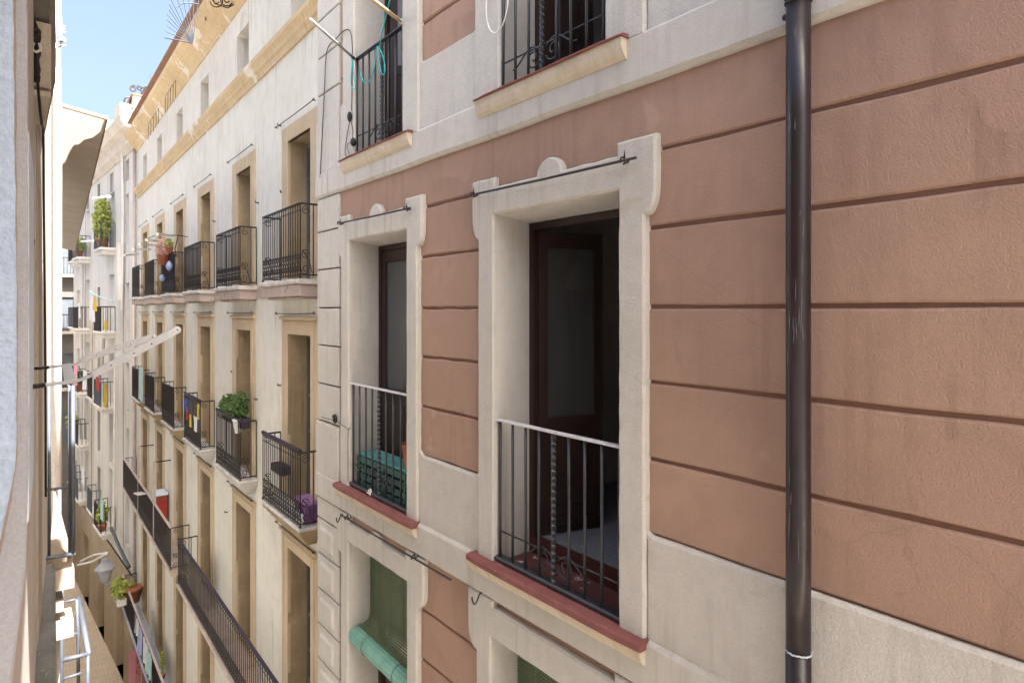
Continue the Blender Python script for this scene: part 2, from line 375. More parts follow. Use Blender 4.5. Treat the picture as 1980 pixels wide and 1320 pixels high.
def catmull(P, k=6):
    P = [Vector(p) for p in P]; out = []
    for i in range(len(P)-1):
        a, b, c, d = P[max(i-1, 0)], P[i], P[i+1], P[min(i+2, len(P)-1)]
        for j in range(k):
            t = j/k
            out.append(0.5*((2*b)+(c-a)*t+(2*a-5*b+4*c-d)*t*t+(3*b-a-3*c+d)*t**3))
    out.append(P[-1]); return out

# ------------------------------------------------------------------ ground
g = MB()
g.add([(-60, -60, GZ), (60, -60, GZ), (60, 160, GZ), (-60, 160, GZ)], [(0, 1, 2, 3)])
g.build('street_paving', 'paving', kind='structure')

# ================================================================== TERRACOTTA HOUSE
S_END = 6.97; S0 = -9.0; TOPZ = 4.7
house = thing('terracotta_house', 'terracotta and cream rendered house with grooved courses and iron window rails', 'house', (2.8, 3, GZ))
OPM = [(3.01, 0.597, -1.86, 0.70), (5.49, 0.605, -1.86, 0.725)]
OPU = [(3.03, 0.512, 1.545, 4.2), (5.46, 0.50, 1.545, 4.2)]
OPL = [(3.03, 0.61, -5.2, -2.40), (5.49, 0.615, -5.2, -2.41)]
holes = [(c-h, c+h, a, b) for c, h, a, b in OPM+OPU+OPL]
CORE = -0.014
w = MB(T1); w.wall(S0, S_END, GZ, TOPZ, holes, CORE)
# back, end and top of the house
w.add([(S_END, CORE, GZ), (S_END, -8, GZ), (S_END, -8, TOPZ), (S_END, CORE, TOPZ)], [(0, 1, 2, 3)])
w.add([(S0, CORE, GZ), (S0, -8, GZ), (S0, -8, TOPZ), (S0, CORE, TOPZ)], [(0, 1, 2, 3)])
w.add([(S0, -8, GZ), (S_END, -8, GZ), (S_END, -8, TOPZ), (S0, -8, TOPZ)], [(0, 1, 2, 3)])
w.add([(S0, CORE, TOPZ), (S_END, CORE, TOPZ), (S_END, -8, TOPZ), (S0, -8, TOPZ)], [(0, 1, 2, 3)])
w.build('wall_core', 'groove_render', house)

t = MB(T1)
G_M = [-1.26, -0.832, -0.40, 0.02, 0.463, 0.892]
def block(s0, s1, z0, z1, g=0.011): t.slab([(s0, z0+g), (s1, z0+g), (s1, z1-g), (s0, z1-g)], CORE, 0.0, 0.011, 0.0042, 0.09)
for i in range(5):
    for a, b in ((S0, 2.36), (3.72, 4.79), (6.2, 6.40)): block(a, b, G_M[i], G_M[i+1])
t.slab([(S0, 0.903), (6.40, 0.903), (6.40, 1.30), (S0, 1.30)], CORE, 0.0, 0.011, 0.0042, 0.09)
G_U = [2.05, 2.49, 2.92, 3.35, 3.78, 4.21]
for i in range(5):
    for a, b in ((S0, 2.40), (3.66, 4.84), (6.1, 6.40)): block(a, b, G_U[i], G_U[i+1])
t.slab([(S0, 4.22), (6.40, 4.22), (6.40, TOPZ), (S0, TOPZ)], CORE, 0.0, 0.011, 0)
G_L = [-5.2, -4.75, -4.32, -3.89, -3.46, -3.03, -2.60]
for i in range(6):
    for a, b in ((S0, 2.40), (3.68, 4.83), (6.13, 6.40)): block(a, b, G_L[i], G_L[i+1])
for a, b in ((S0, 2.40), (3.68, 4.83), (6.13, 6.40)): block(a, b, -2.60, -2.08)
for c, h, z0, z1 in OPL: t.box(c-h-0.02, c+h+0.02, CORE, -0.001, z1+0.02, -2.08)
t.slab([(S0, GZ), (6.40, GZ), (6.40, -5.21), (S0, -5.21)], CORE, 0.0, 0.011, 0)
t.build('wall', 'terracotta_render', house)

# cream mouldings
for dz in (0.0, 3.40):
    b = MB(T1)
    # floor band with its proud ledge
    b.slab([(S0, -2.125+dz), (S_END+0.02, -2.125+dz), (S_END+0.02, -1.835+dz), (S0, -1.835+dz)], CORE, 0.052, 0.024, 0.004, 0.12)
    zt = -1.255+dz
    for a, c, r0, r1 in ((S0, 2.225, 0, 0.045), (3.775, 4.72, 0.11, 0.11)):
        p = [(a, -1.86+dz), (c, -1.86+dz), (c, zt), (a, zt)]
        for ce, r_, sg in ((c, r1, -1), (a, r0, 1)):
            if r_: b.slab([(ce, zt-0.03), (ce, zt+r_)]+[(ce+sg*(r_-r_*math.cos(x)), zt+r_-r_*math.sin(x)) for x in [PI/2*i/8 for i in range(1, 8)]]+[(ce+sg*r_, zt), (ce+sg*r_, zt-0.03)], CORE, 0.0245, 0.008, 0)
        b.slab(p, CORE, 0.026, 0.016, 0.002)
    b.slab([(6.27, -1.86+dz), (6.36, -1.86+dz), (6.36, zt+0.03), (6.27, zt+0.09)], CORE, 0.022, 0.01, 0)
    b.build('floor_band', 'cream_render', house)
b = MB(T1); b.slab([(S0, GZ), (S_END, GZ), (S_END, GZ+0.9), (S0, GZ+0.9)], CORE, 0.05, 0.02, 0); b.build('plinth', 'cream_render', house)

q = MB(T1)
def qb(z0, z1, n=0.03): q.slab([(6.375, z0), (S_END, z0), (S_END, z1), (6.375, z1)], CORE, n, 0.009, 0.0018)
zs = [-1.25, -0.83, -0.395, 0.03, 0.462, 0.892, 1.272]
for i in range(6): qb(zs[i]+0.008, zs[i+1]-0.008)
zs = [2.05, 2.45, 2.88, 3.31, 3.74, 4.17, TOPZ]
for i in range(6): qb(zs[i]+0.008, zs[i+1]-0.008)
for dz in (0, 3.4): q.slab([(6.365, -1.86+dz), (S_END+0.012, -1.86+dz), (S_END+0.012, -1.262+dz), (6.365, -1.262+dz)], CORE, 0.045, 0.014, 0.0018)
z = -2.125; zs = [-2.125, -2.367]+[-2.367-0.404*i for i in range(1, 28)]
for i in range(len(zs)-1):
    qb(zs[i+1]+0.008, zs[i]-0.008)
    if i: q.slab([(6.48, zs[i+1]+0.075), (6.87, zs[i+1]+0.075), (6.87, zs[i]-0.075), (6.48, zs[i]-0.075)], 0.02, 0.058, 0.03, 0.001)
q.build('corner_quoin', 'cream_render', house)

def surround(c, hw, zt, zb, n1=0.048, ow=0.79, ew=0.867, dome=True, lt=0.2, dh=0.105):
    L_ = [(-ow, zb), (-ow, zt-0.17)]+[(-ow-(ew-ow)*math.sin(x), zt-0.17+0.16*(1-math.cos(x))) for x in [PI/2*i/6 for i in range(1, 7)]]
    L_ += [(-ew, zt+0.275), (-0.585, zt+0.275), (-0.585, zt+lt)]
    if dome: L_ += [(-0.125, zt+lt)]+[(-0.125*math.cos(x), zt+lt+dh*math.sin(x)) for x in [PI*i/12 for i in range(1, 12)]]+[(0.125, zt+lt)]
    r = [(-x, y) for x, y in L_[:len(L_)-(13 if dome else 0)]][::-1]
    inner = [(hw, zb), (hw, zt), (-hw, zt), (-hw, zb)]
    p = [(c+x, y) for x, y in L_+r+inner]
    m = MB(T1); m.slab(p, CORE, n1, 0.014, 0.003, 0.09)
    return m
for i, (c, h, a, zt) in enumerate(OPM): surround(c, h, zt, -1.86).build('window_surround', 'cream_render', house)
for i, (c, h, a, zt) in enumerate(OPU): surround(c, h, zt, 1.54, ow=0.812-0.032*i).build('window_surround', 'cream_render', house)
for i, (c, h, a, zt) in enumerate(OPL): surround(c, h, zt, -5.2, n1=0.05, ew=0.90, dome=i == 1, lt=0.195 if i else 0.225, dh=0.07).build('window_surround', 'cream_render', house)

# reveals, sills, rooms
rv = MB(T1)
for c, h, z0, z1 in OPM+OPU+OPL:
    rv.wall(c-h, c+h, z0, z1, [(c-h+1e-4, c+h-1e-4, z0+1e-4, z1-1e-4)], 0.03)
    # splayed reveal: lintel soffit dips towards the door
    a, bb = c-h, c+h; n0, n1 = 0.034, -0.30; zl = z1-0.035
    rv.add([(a, n0, z0), (a, n1, z0), (a, n1, zl), (a, n0, z1)], [(0, 1, 2, 3)])
    rv.add([(bb, n0, z0), (bb, n1, z0), (bb, n1, zl), (bb, n0, z1)], [(0, 1, 2, 3)])
    rv.add([(a, n0, z1), (bb, n0, z1), (bb, n1, zl), (a, n1, zl)], [(0, 1, 2, 3)])
rv.build('reveal', 'cream_render', house)
rm = MB(T1)
for c, h, z0, z1 in OPM+OPU+OPL:
    a, bb, n0, n1 = c-h-0.6, c+h+0.6, -0.36, -3.6
    rm.wall(a, bb, z0, z1+0.5, [(c-h+0.01, c+h-0.01, z0+0.01, z1-0.04)], n0)
    rm.add([(a, n0, z0), (a, n1, z0), (a, n1, z1+.5), (a, n0, z1+.5)], [(0, 1, 2, 3)])
    rm.add([(bb, n0, z0), (bb, n1, z0), (bb, n1, z1+.5), (bb, n0, z1+.5)], [(0, 1, 2, 3)])
    rm.add([(a, n1, z0), (bb, n1, z0), (bb, n1, z1+.5), (a, n1, z1+.5)], [(0, 1, 2, 3)])
    rm.add([(a, n0, z1+.5), (bb, n0, z1+.5), (bb, n1, z1+.5), (a, n1, z1+.5)], [(0, 1, 2, 3)])
rm.build('room', 'room_wall', house)
for c, h, z0, z1 in OPM+OPU+OPL:
    fl = MB(T1); fl.box(c-h-0.59, c+h+0.59, -3.59, -0.37, z0-0.05, z0+0.14); fl.build('room_floor', 'room_tile', house)
for c, h, z0, z1 in OPM+OPU:
    st = MB(T1); st.box(c-h+0.002, c+h-0.002, -0.368, -0.30, z0, z0+0.13); st.build('door_step', 'step_wood', house)
for c, h, z0, z1 in OPM+OPU:
    zc = z0+0.015
    si = MB(T1)
    si.box(c-h+0.001, c+h-0.001, -0.299, 0.02, zc-0.03, zc+0.004)
    si.build('reveal_floor', 'red_tile', house)
    hw = 0.83 if z0 < 0 else 0.72
    cap = MB(T1); sc = c+0.02
    lo = zc-0.035 if z0 < 0 else zc-0.006
    prof = [(0.02, lo), (0.118, lo), (0.128, lo*0.6+(zc+0.0)*0.4), (0.124, zc+0.003), (0.108, zc+0.013), (0.02, zc+0.016)]
    k = len(prof); stps = 9
    vs = []; fs = []
    for i in range(stps+1):
        s = sc-hw+2*hw*i/stps; e = 0.9 if i in (0, stps) else 1
        vs += [(s, 0.02+(n-0.02)*e+jit(0.0015), z+jit(0.0012)) for n, z in prof]
    for i in range(stps):
        fs += [(i*k+j, i*k+(j+1) % k, (i+1)*k+(j+1) % k, (i+1)*k+j) for j in range(k)]
    fs += [tuple(range(k)), tuple(stps*k+j for j in range(k))]
    cap.add(vs, fs); cp = cap.build('sill_cap', 'red_paint', house)
    mo = MB(T1); prof = [(0.04, zc-0.125), (0.058, zc-0.125), (0.082, zc-0.10), (0.10, zc-0.06), (0.104, lo-0.001), (0.04, lo-0.001)]
    vs = []; fs = []
    for i in range(stps+1):
        s = sc-hw+0.01+(2*hw-0.02)*i/stps
        vs += [(s, n+jit(0.0015), z+jit(0.001)) for n, z in prof]
    for i in range(stps):
        fs += [(i*k+j, i*k+(j+1) % k, (i+1)*k+(j+1) % k, (i+1)*k+j) for j in range(k)]
    fs += [tuple(range(k)), tuple(stps*k+j for j in range(k))]
    mo.add(vs, fs); mo.build('sill_moulding', 'sill_render', cp)

# doors (french windows)
def leaf(parent, hinge_s, width, dirs, ang, z0, z1, n, matl='brown_wood', panel=True, gl='door_glass'):
    """one door leaf; closed it runs from hinge_s along dirs, ang swings it into the room"""
    ca, sa = math.cos(ang), math.sin(ang)
    fr = Frame(0, 0, 0, -1); o = T1((hinge_s, n, 0))
    fr.o = o; fr.d = (T1.d*dirs*ca-T1.m*sa).normalized(); fr.m = (T1.m*ca+T1.d*dirs*sa).normalized()
    st_ = 0.075; th = 0.02; zr = z0+0.80 if panel else z0+0.1
    f = MB(fr)
    f.box(0.0, st_, -th, th, z0, z1); f.box(width-st_, width, -th, th, z0, z1)
    f.box(st_, width-st_, -th, th, z1-0.11, z1); f.box(st_, width-st_, -th, th, z0, z0+0.12)
    f.box(st_, width-st_, -th, th, zr, zr+0.09)
    f.box(st_, width-st_, 0.0, 0.012, z1-0.125, z1-0.112)
    if panel:
        f.box(st_, width-st_, -th*0.4, th*0.4, z0+0.12, zr)
        f.slab([(st_+0.05, z0+0.2), (width-st_-0.05, z0+0.2), (width-st_-0.05, zr-0.06), (st_+0.05, zr-0.06)], th*0.3, th*0.95, 0.015, 0)
        f.box(st_, width-st_, th+0.001, th+0.025, z0+0.06, z0+0.10)
    d = f.build('door_leaf', matl, parent)
    p = MB(fr); p.box(st_-0.004, width-st_+0.004, -0.004, 0.004, zr+0.085, z1-0.105); p.build('pane', gl, d)
    return d
def door_frame(c, h, z0, z1, n, matl='brown_wood'):
    f = MB(T1)
    f.box(c-h, c-h+0.05, n-0.06, n, z0, z1); f.box(c+h-0.05, c+h, n-0.06, n, z0, z1)
    f.box(c-h+0.05, c+h-0.05, n-0.06, n, z1-0.05, z1)
    return f.build('door_frame', matl, house)
c, h, z0, z1 = OPM[0]
door_frame(c, h, z0+0.13, z1-0.04, -0.302)
leaf(house, c+h-0.055, 0.56, -1, R(74), z0+0.15, z1-0.095, -0.34)
leaf(house, c-h+0.055, 0.56, 1, R(96), z0+0.15, z1-0.095, -0.34)
c, h, z0, z1 = OPM[1]
door_frame(c, h, z0+0.13, z1-0.04, -0.302)
leaf(house, c+h-0.055, 0.55, -1, R(4), z0+0.15, z1-0.095, -0.33, gl='dusty_glass')
leaf(house, c-h+0.055, 0.55, 1, R(4), z0+0.15, z1-0.095, -0.33, gl='dusty_glass')
c, h, z0, z1 = OPU[0]
door_frame(c, h, z0+0.13, z1-0.04, -0.302)
leaf(house, c+h-0.055, 0.45, -1, R(80), z0+0.15, z1-0.095, -0.34)
c, h, z0, z1 = OPU[1]
door_frame(c, h, z0+0.13, z1-0.04, -0.302)
leaf(house, c+h-0.055, 0.45, -1, R(60), z0+0.15, z1-0.095, -0.34)
leaf(house, c-h+0.055, 0.45, 1, R(8), z0+0.15, z1-0.095, -0.34)
for c, h, z0, z1 in OPL: door_frame(c, h, z0, z1-0.04, -0.302)

# window rails
def rail(c, h, zb, zt, n, bars, top, tw=4, sides=True):
    m = MB(T1)
    a, bb = c-h-0.012, c+h+0.012
    for i in range(bars):
        s = a+0.05+(bb-a-0.09)*i/(bars-1)
        if i == tw: m.twisted(s, n, zb, zt, 0.025)
        else: m.tube([(s, n, zb), (s+jit(0.003), n+jit(0.003), (zb+zt)/2), (s, n, zt)], 0.0102, 8)
    # scroll feet behind the bars
    sc = a+0.05+(bb-a-0.09)*tw/(bars-1)
    for sg in (-1, 1):
        m.tube([(sc+sg*x, n-0.012, zb+0.06+y) for x, y in spiral(0.10, 0.08, 0.075, 0.015, PI*1.1, 1.3)], 0.006, 6)
        m.tube([(sc+sg*(0.02+0.30*u), n-0.012, zb+0.17+0.05*math.sin(u*PI*1.5)) for u in [i/10 for i in range(11)]], 0.006, 6)
    m.tube([(a, n-0.012, zb+0.20), (bb, n-0.012, zb+0.20)], 0.006, 6)
    o = m.build('window_rail', 'dark_blue_iron', house)
    f = MB(T1); f.slab([(a-0.035, zb-0.012), (bb+0.035, zb-0.012), (bb+0.035, zb+0.022), (a-0.035, zb+0.022)], n-0.03, n+0.032, 0.01, 0.001, back=True)
    f.build('bottom_bar', 'dark_blue_iron', o)
    f = MB(T1); f.slab([(a-0.004, zt-0.004), (bb+0.004, zt-0.004), (bb+0.004, zt+0.010), (a-0.004, zt+0.010)], n-0.022, n+0.022, 0.004, 0.0008, back=True)
    f.build('top_bar', top, o)
rail(3.0, 0.603, -1.815, -0.805, 0.005, 9, 'worn_white_rail')
rail(5.48, 0.607, -1.805, -0.765, 0.005, 9, 'worn_white_rail')
rail(3.03, 0.52, 1.585, 2.57, 0.02, 8, 'dark_blue_iron', tw=4)
rail(5.46, 0.505, 1.585, 2.57, 0.02, 8, 'dark_blue_iron', tw=3)
# fixed bolts, hairline wear in render come from the material

# --- things on the terracotta house
def awning_rod(s0, s1, z0, z1, n, label, hook_at, frame=T1, r=0.0085, group='iron awning rods over the windows'):
    o = thing('awning_rod', label, 'rod', frame((s0, n, z0)), group)
    m = MB(frame); m.tube([(s0, n, z0), ((s0+s1)/2, n, (z0+z1)/2-0.004), (s1, n, z1)], r, 8)
    m.build('rod', 'wrought_iron', o)
    for s in hook_at:
        u = (s-s0)/(s1-s0); z = z0+(z1-z0)*u; k = r/0.0085
        hk = MB(frame)
        hk.tube([(s, n-0.055*k, z+0.004)]+[(s, n+y*k, z+x*k) for x, y in arc(0.0, 0.0, 0.019, -PI*0.9, PI*0.75, 10)], 0.006*k, 6)
        hk.tube([(s, n-0.02*k, z-0.004), (s-0.004, n-0.01*k, z+0.03*k), (s-0.012*k, n, z+0.06*k)], [0.006*k, 0.005*k, 0.001], 6)
        hk.build('hook', 'wrought_iron', o)
awning_rod(3.80, 2.235, 0.865, 0.845, 0.10, 'long thin iron awning rod over the large open window with dome moulding', (3.795, 2.33))
awning_rod(6.21, 4.72, 0.915, 0.885, 0.10, 'thin iron awning rod over the window next to the cream corner', (6.20, 4.80))
p0 = T1.hit(660, 994, 0.12); p1 = T1.hit(857, 1125, 0.2)
awning_rod(p0[0], p1[0], p0[1], p1[1], 0.13, 'iron awning rod sticking out crooked above the lower window with green blind', (p0[0]-0.15, p0[0]+(p1[0]-p0[0])*0.72))
def s_hook(px, py, label):
    s, z = T1.hit(px, py, 0.07)
    o = MB(T1); o.tube(catmull([(s+0.012, 0.03, z+0.05), (s, 0.075, z+0.045), (s+0.004, 0.095, z), (s+0.03, 0.10, z-0.03), (s+0.055, 0.10, z-0.012), (s+0.06, 0.10, z+0.012)], 4), 0.006, 6)
    o.build('iron_hook', 'wrought_iron', None, label, 'hook', 'empty iron hooks on the lower surrounds')
s_hook(928, 1160, 'bent iron hook on the cream surround below the large window sill')
s_hook(660, 1004, 'small iron hook near the cream corner below the smaller sill')

dp = thing('drain_pipe', 'dark brown rain pipe running down the terracotta wall', 'drain pipe', T1((1.33, 0.09, GZ)))
m = MB(T1); k = 40
def ring_pipe(m, s, n, z0, z1, r, seg=28): m.tube([(s, n, z0+(z1-z0)*i/6) for i in range(7)], r, seg)
ring_pipe(m, 1.33, 0.09, GZ, -1.502, 0.0525); m.build('lower_pipe', 'pipe_brown', dp)
m = MB(T1); ring_pipe(m, 1.33, 0.09, -1.5, 1.345, 0.0515); m.build('pipe', 'pipe_brown', dp)
m = MB(T1); ring_pipe(m, 1.33, 0.09, 1.346, TOPZ, 0.0495); m.build('upper_pipe', 'pipe_brown', dp)
m = MB(T1); m.tube([(1.33+0.053*math.cos(a), 0.09+0.053*math.sin(a), -1.502+jit(0.003)) for a in [2*PI*i/40 for i in range(41)]], 0.0042, 6, cap=False); m.build('sealant_ring', 'sealant', dp)
m = MB(T1); rs = random.Random(3)
for k2 in range(32):
    a = rs.uniform(0.25, 2.6); z = rs.choice((rs.uniform(-1.3, 0.0), rs.uniform(-0.3, 0.1), rs.uniform(0.1, 1.2))); l = rs.uniform(0.02, 0.15); da = rs.uniform(-0.12, 0.12)
    m.tube([(1.33+0.0516*math.cos(a+da*t_), 0.09+0.0516*math.sin(a+da*t_), z+l*t_) for t_ in (0, 0.3, 0.6, 1)], [0.0005, 0.0015, 0.0013, 0.0004], 5)
m.build('scuffs', 'scuff', dp)
m = MB(T1)
for dz in (0, 0.022): m.tube([(1.33+0.0535*math.cos(a), 0.09+0.0535*math.sin(a), 1.36+dz) for a in [2*PI*i/40 for i in range(41)]], 0.005, 8, cap=False)
m.box(1.33-0.02, 1.33+0.02, -0.01, 0.04, 1.352, 1.392)
m.blob((1.33-0.062, 0.105, 1.375), (0.012, 0.012, 0.014)); m.blob((1.33+0.058, 0.10, 1.31), (0.012, 0.012, 0.014))
m.build('pipe_clamp', 'dark_blue_iron', dp)

# blinds in the lower windows
def blind(c, h, ztop, label, roll, zroll, n0=-0.2, nroll=-0.045):
    o = thing('roller_blind', label, 'blind', T1((c, n0, ztop)), 'green roller blinds in the lower windows')
    r_top = 0.092
    ctrl = [(n0, ztop-0.03), (n0, ztop-0.4), (n0, zroll+0.30), (n0+0.006, zroll+0.18), (n0+0.05, zroll+0.112), (nroll, zroll+r_top+0.004)]
    path = [Vector((p[0], p[1], 0)) for p in catmull([Vector((a, b2, 0)) for a, b2 in ctrl], 60)]
    acc = [0.0]
    for k2 in range(1, len(path)): acc.append(acc[-1]+(path[k2]-path[k2-1]).length)
    def at_len(d):
        for k2 in range(1, len(path)):
            if acc[k2] >= d:
                u = (d-acc[k2-1])/max(1e-9, acc[k2]-acc[k2-1]); return path[k2-1].lerp(path[k2], u)
        return path[-1]
    m = MB(T1); pitch = 0.0225; tot = acc[-1]; k2 = 0
    while (k2+1)*pitch < tot:
        a, b2 = at_len(k2*pitch), at_len(k2*pitch+pitch*0.72); t_ = (b2-a).normalized(); nn2 = Vector((-t_.y, t_.x, 0))*0.0035
        e0, e1 = c-h+0.012+jit(0.003), c+h-0.012+jit(0.003)
        pr = [a-nn2, (a+b2)/2-nn2*1.7, b2-nn2, b2+nn2, a+nn2]
        vs = [(e, p.x, p.y) for e in (e0, e1) for p in pr]
        m.add(vs, [(0, 1, 2, 3, 4), (9, 8, 7, 6, 5)]+[(i_, (i_+1) % 5, 5+(i_+1) % 5, 5+i_) for i_ in range(5)]); k2 += 1
    sh = m.build('slats', 'blind_green', o)
    m = MB(T1)
    for s in (c-h*0.62, c-h*0.2, c+h*0.22, c+h*0.6):
        for off in (-0.006, 0.006): m.tube([(s+0.004*math.sin(q3), p.x+off, p.y) for q3, p in enumerate(path[::12])], 0.0022, 4)
    m.build('cord', 'grey_cable', sh)
    if roll:
        m = MB(T1); r = 0.092; seg = 34
        vs = []; fs = []
        for i in range(seg):
            a = 2*PI*i/seg; rr = r*(1.0 if i % 2 else 0.93)
            for s in (c-h+0.005, c+h-0.005): vs.append((s, nroll+rr*math.cos(a), zroll+rr*math.sin(a)))
        fs = [(2*i, 2*((i+1) % seg), 2*((i+1) % seg)+1, 2*i+1) for i in range(seg)]+[tuple(2*i for i in range(seg)), tuple(2*i+1 for i in range(seg))]
        m.add(vs, fs); rl_ = m.build('roll', 'blind_turquoise', o)
        m = MB(T1)
        for s in (c-h*0.55, c+h*0.5): m.tube([(s+0.01*math.sin(a), nroll+(r+0.003)*math.cos(a), zroll+(r+0.003)*math.sin(a)) for a in [2*PI*i/24 for i in range(25)]], 0.003, 5, cap=False)
        m.build('roll_cord', 'grey_cable', rl_)
blind(5.49, 0.605, -2.43, 'green slat blind with a fat turquoise roll in the lower left window', True, -3.40)
blind(3.03, 0.60, -2.42, 'dark green slat blind at the bottom edge under the large window', True, -3.55, nroll=0.02)

# inside the smaller window: turquoise crate and a clay pot
c = OPM[1][0]
cr = thing('turquoise_crate', 'turquoise slatted crate behind the rail of the window next to the corner', 'crate', T1((c, -0.15, -1.84)))
m = MB(T1)
for i in range(5): m.box(c-0.46, c+0.56, -0.27+0.045*i, -0.233+0.045*i, -1.50, -1.48)
m.build('top_boards', 'turquoise_wood', cr)
m = MB(T1)
for i in range(4): m.box(c-0.46, c+0.56, -0.045, -0.03, -1.82+0.085*i, -1.76+0.085*i)
m.box(c+0.54, c+0.56, -0.27, -0.045, -1.84, -1.505); m.box(c-0.46, c-0.44, -0.27, -0.045, -1.84, -1.505)
m.build('side_slats', 'teal_dark', cr)
m = MB(T1)
for i in range(5): m.box(c-0.42+0.22*i, c-0.395+0.22*i, -0.062, -0.046, -1.84, -1.505)
m.build('posts', 'turquoise_wood', cr)
m = MB(T1); m.lathe((c-0.40, -0.14, -1.478), [(0.07, 0), (0.075, 0.01), (0.10, 0.2), (0.115, 0.2), (0.115, 0.235), (0.1, 0.235), (0.095, 0.19)], 20)
m.build('clay_pot', 'pot_clay', None, 'clay flower pot on the turquoise crate at the window edge', 'pot')
m = MB(T1); m.leaves((5.62, 0.035, -1.79), (0.03, 0.02, 0.03), 26, 0.02); m.build('crumpled_paper', 'white_plastic', None, 'scrap of white paper caught on the bottom bar of the smaller window', 'paper')
# curtain in the upper left window
m = MB(T1); m.cloth(4.97, 5.33, -0.29, 2.02, 4.1, 0.02, 4, 20, 4); m.build('curtain', 'curtain_blue', None, 'blue grey curtain in the upper left window', 'curtain')

# dim furniture in the open room
c = OPM[0][0]
o = thing('sideboard', 'dim dark sideboard inside the room behind the large open window', 'sideboard', T1((2.75, -2.6, -1.72)))
m = MB(T1); m.box(2.45, 3.2, -3.0, -2.5, -1.715, -0.85, 0.01); m.build('body', 'step_wood', o)
m = MB(T1); m.box(2.43, 3.22, -3.02, -2.48, -0.849, -0.82); m.build('top', 'brown_wood', o)
m = MB(T1); m.tube([(2.52, -0.9, 1.0), (2.52, -0.9, 0.45)], 0.004, 5); m.lathe((2.52, -0.9, 0.2), [(0.13, 0), (0.13, 0.01), (0.07, 0.22), (0.02, 0.26)], 14); m.build('ceiling_lamp', 'cloth_white', None, 'unlit pale hanging lamp in the dark room behind the large window', 'lamp')
# drying poles of the upper left window
def pole(name, pts, r, material, label, capm=None):
    o = thing(name, label, 'pole', pts[0]); m = MB(); m.tube(pts, r, 8, raw=True); m.build('shaft', material, o)
    d = (pts[0]-pts[1]).normalized()
    m = MB(); m.tube([pts[0]-d*0.02, pts[0]+d*0.05], r*1.35, 8, raw=True); m.build('end_socket', capm or 'wrought_iron', o)
a = T1((5.97, 0.05, 2.59)); bb = on_y(600, 38, 6.1)
r_ = ray(600, 38); bb = r_*((2.8-0.75)/r_.x)
pole('drying_pole', [a, bb], 0.014, 'pole_metal', 'metal drying pole pointing out to the left above the beige house')
r_ = ray(705, -12); bb = r_*((2.8-0.75)/r_.x); a = T1((4.97, 0.05, 2.60))
pole('drying_pole', [a, bb], 0.016, 'pole_wood', 'wooden drying pole rising from the rail corner of the upper left window', 'white_plastic')
o = MB(T1)
L1 = [T1.h3(755, -5, 0.3), T1.h3(742, 50, 0.2), T1.h3(735, 85, 0.06), T1.h3(733, 110, 0.05), T1.h3(737, 140, 0.05), T1.h3(743, 143, 0.05), T1.h3(744, 125, 0.05), T1.h3(737, 100, 0.05), T1.h3(728, 92, 0.05), T1.h3(724, 130, 0.05), T1.h3(714, 158, 0.05), T1.h3(703, 158, 0.05), T1.h3(697, 140, 0.05)]
o.tube(catmull(L1, 6), 0.0055, 6)
L1 = [T1.h3(682, 115, 0.12), T1.h3(679, 150, 0.1), T1.h3(680, 168, 0.1), T1.h3(686, 173, 0.1), T1.h3(687, 163, 0.1), T1.h3(683, 140, 0.1), T1.h3(682, 118, 0.12)]
o.tube(catmull(L1, 5), 0.005, 6)
o.build('washing_line', 'turquoise_cord', None, 'turquoise cord looped over the rail of the upper left window', 'cord')
o = thing('power_cable', 'black cable with plug hanging beside the upper left window', 'cable', T1((6.1, 0.05, 2.0)))
m = MB(T1)
m.tube(catmull([T1.h3(619, 345, 0.05), T1.h3(627, 180, 0.05), T1.h3(632, 100, 0.05), T1.h3(650, 75, 0.05), T1.h3(665, 60, 0.06), T1.h3(676, 60, 0.07), T1.h3(681, 85, 0.07), T1.h3(681, 150, 0.07), T1.h3(680, 215, 0.07)], 6), 0.006, 6)
m.tube(catmull([T1.h3(676, 235, 0.07), T1.h3(669, 275, 0.07), T1.h3(668, 300, 0.07), T1.h3(680, 317, 0.09)], 6), 0.005, 6)
m.tube(catmull([T1.h3(678, 232, 0.07), T1.h3(682, 250, 0.07), T1.h3(682, 268, 0.07)], 5), 0.005, 6)
m.tube(catmull([T1.h3(680, 275, 0.07), T1.h3(672, 280, 0.07), T1.h3(676, 300, 0.07), T1.h3(685, 310, 0.09)], 5), 0.004, 6)
m.build('wire', 'grey_cable', o)
m = MB(T1); s, z = T1.hit(676, 226, 0.07); m.blob((s, 0.07, z), (0.03, 0.025, 0.055)); s, z = T1.hit(683, 275, 0.07); m.blob((s, 0.07, z), (0.035, 0.03, 0.045)); m.build('plug', 'black_rubber', o)
m = MB(T1); s, z = T1.hit(963, 5, 0.06)
m.tube([(s+0.13*math.cos(a), 0.07, z+0.22*math.sin(a)) for a in [2*PI*i/32 for i in range(33)]], 0.005, 6, cap=False)
m.build('wire_hoop', 'white_plastic', None, 'white wire hoop hanging beside the upper right window', 'hoop')
o = thing('cable_bracket', 'black bracket knot with a thin cable on the cream corner', 'bracket', T1.__call__(T1.h3(648, 810, 0.06)))
m = MB(T1); s, z = T1.hit(649, 810, 0.06); m.tube([(s+x, 0.07, z+y) for x, y in spiral(0, 0, 0.05, 0.015, 0.3, 1.5)], 0.012, 8); m.build('knot', 'black_rubber', o)
m = MB(T1); m.tube(catmull([T1.h3(621, 806, 0.05), T1.h3(645, 812, 0.06), T1.h3(662, 822, 0.06), T1.h3(675, 830, 0.06), T1.h3(677, 826, 0.06), T1.h3(673, 840, 0.06), T1.h3(673, 930, 0.06)], 5), 0.004, 5); m.build('wire', 'grey_cable', o)

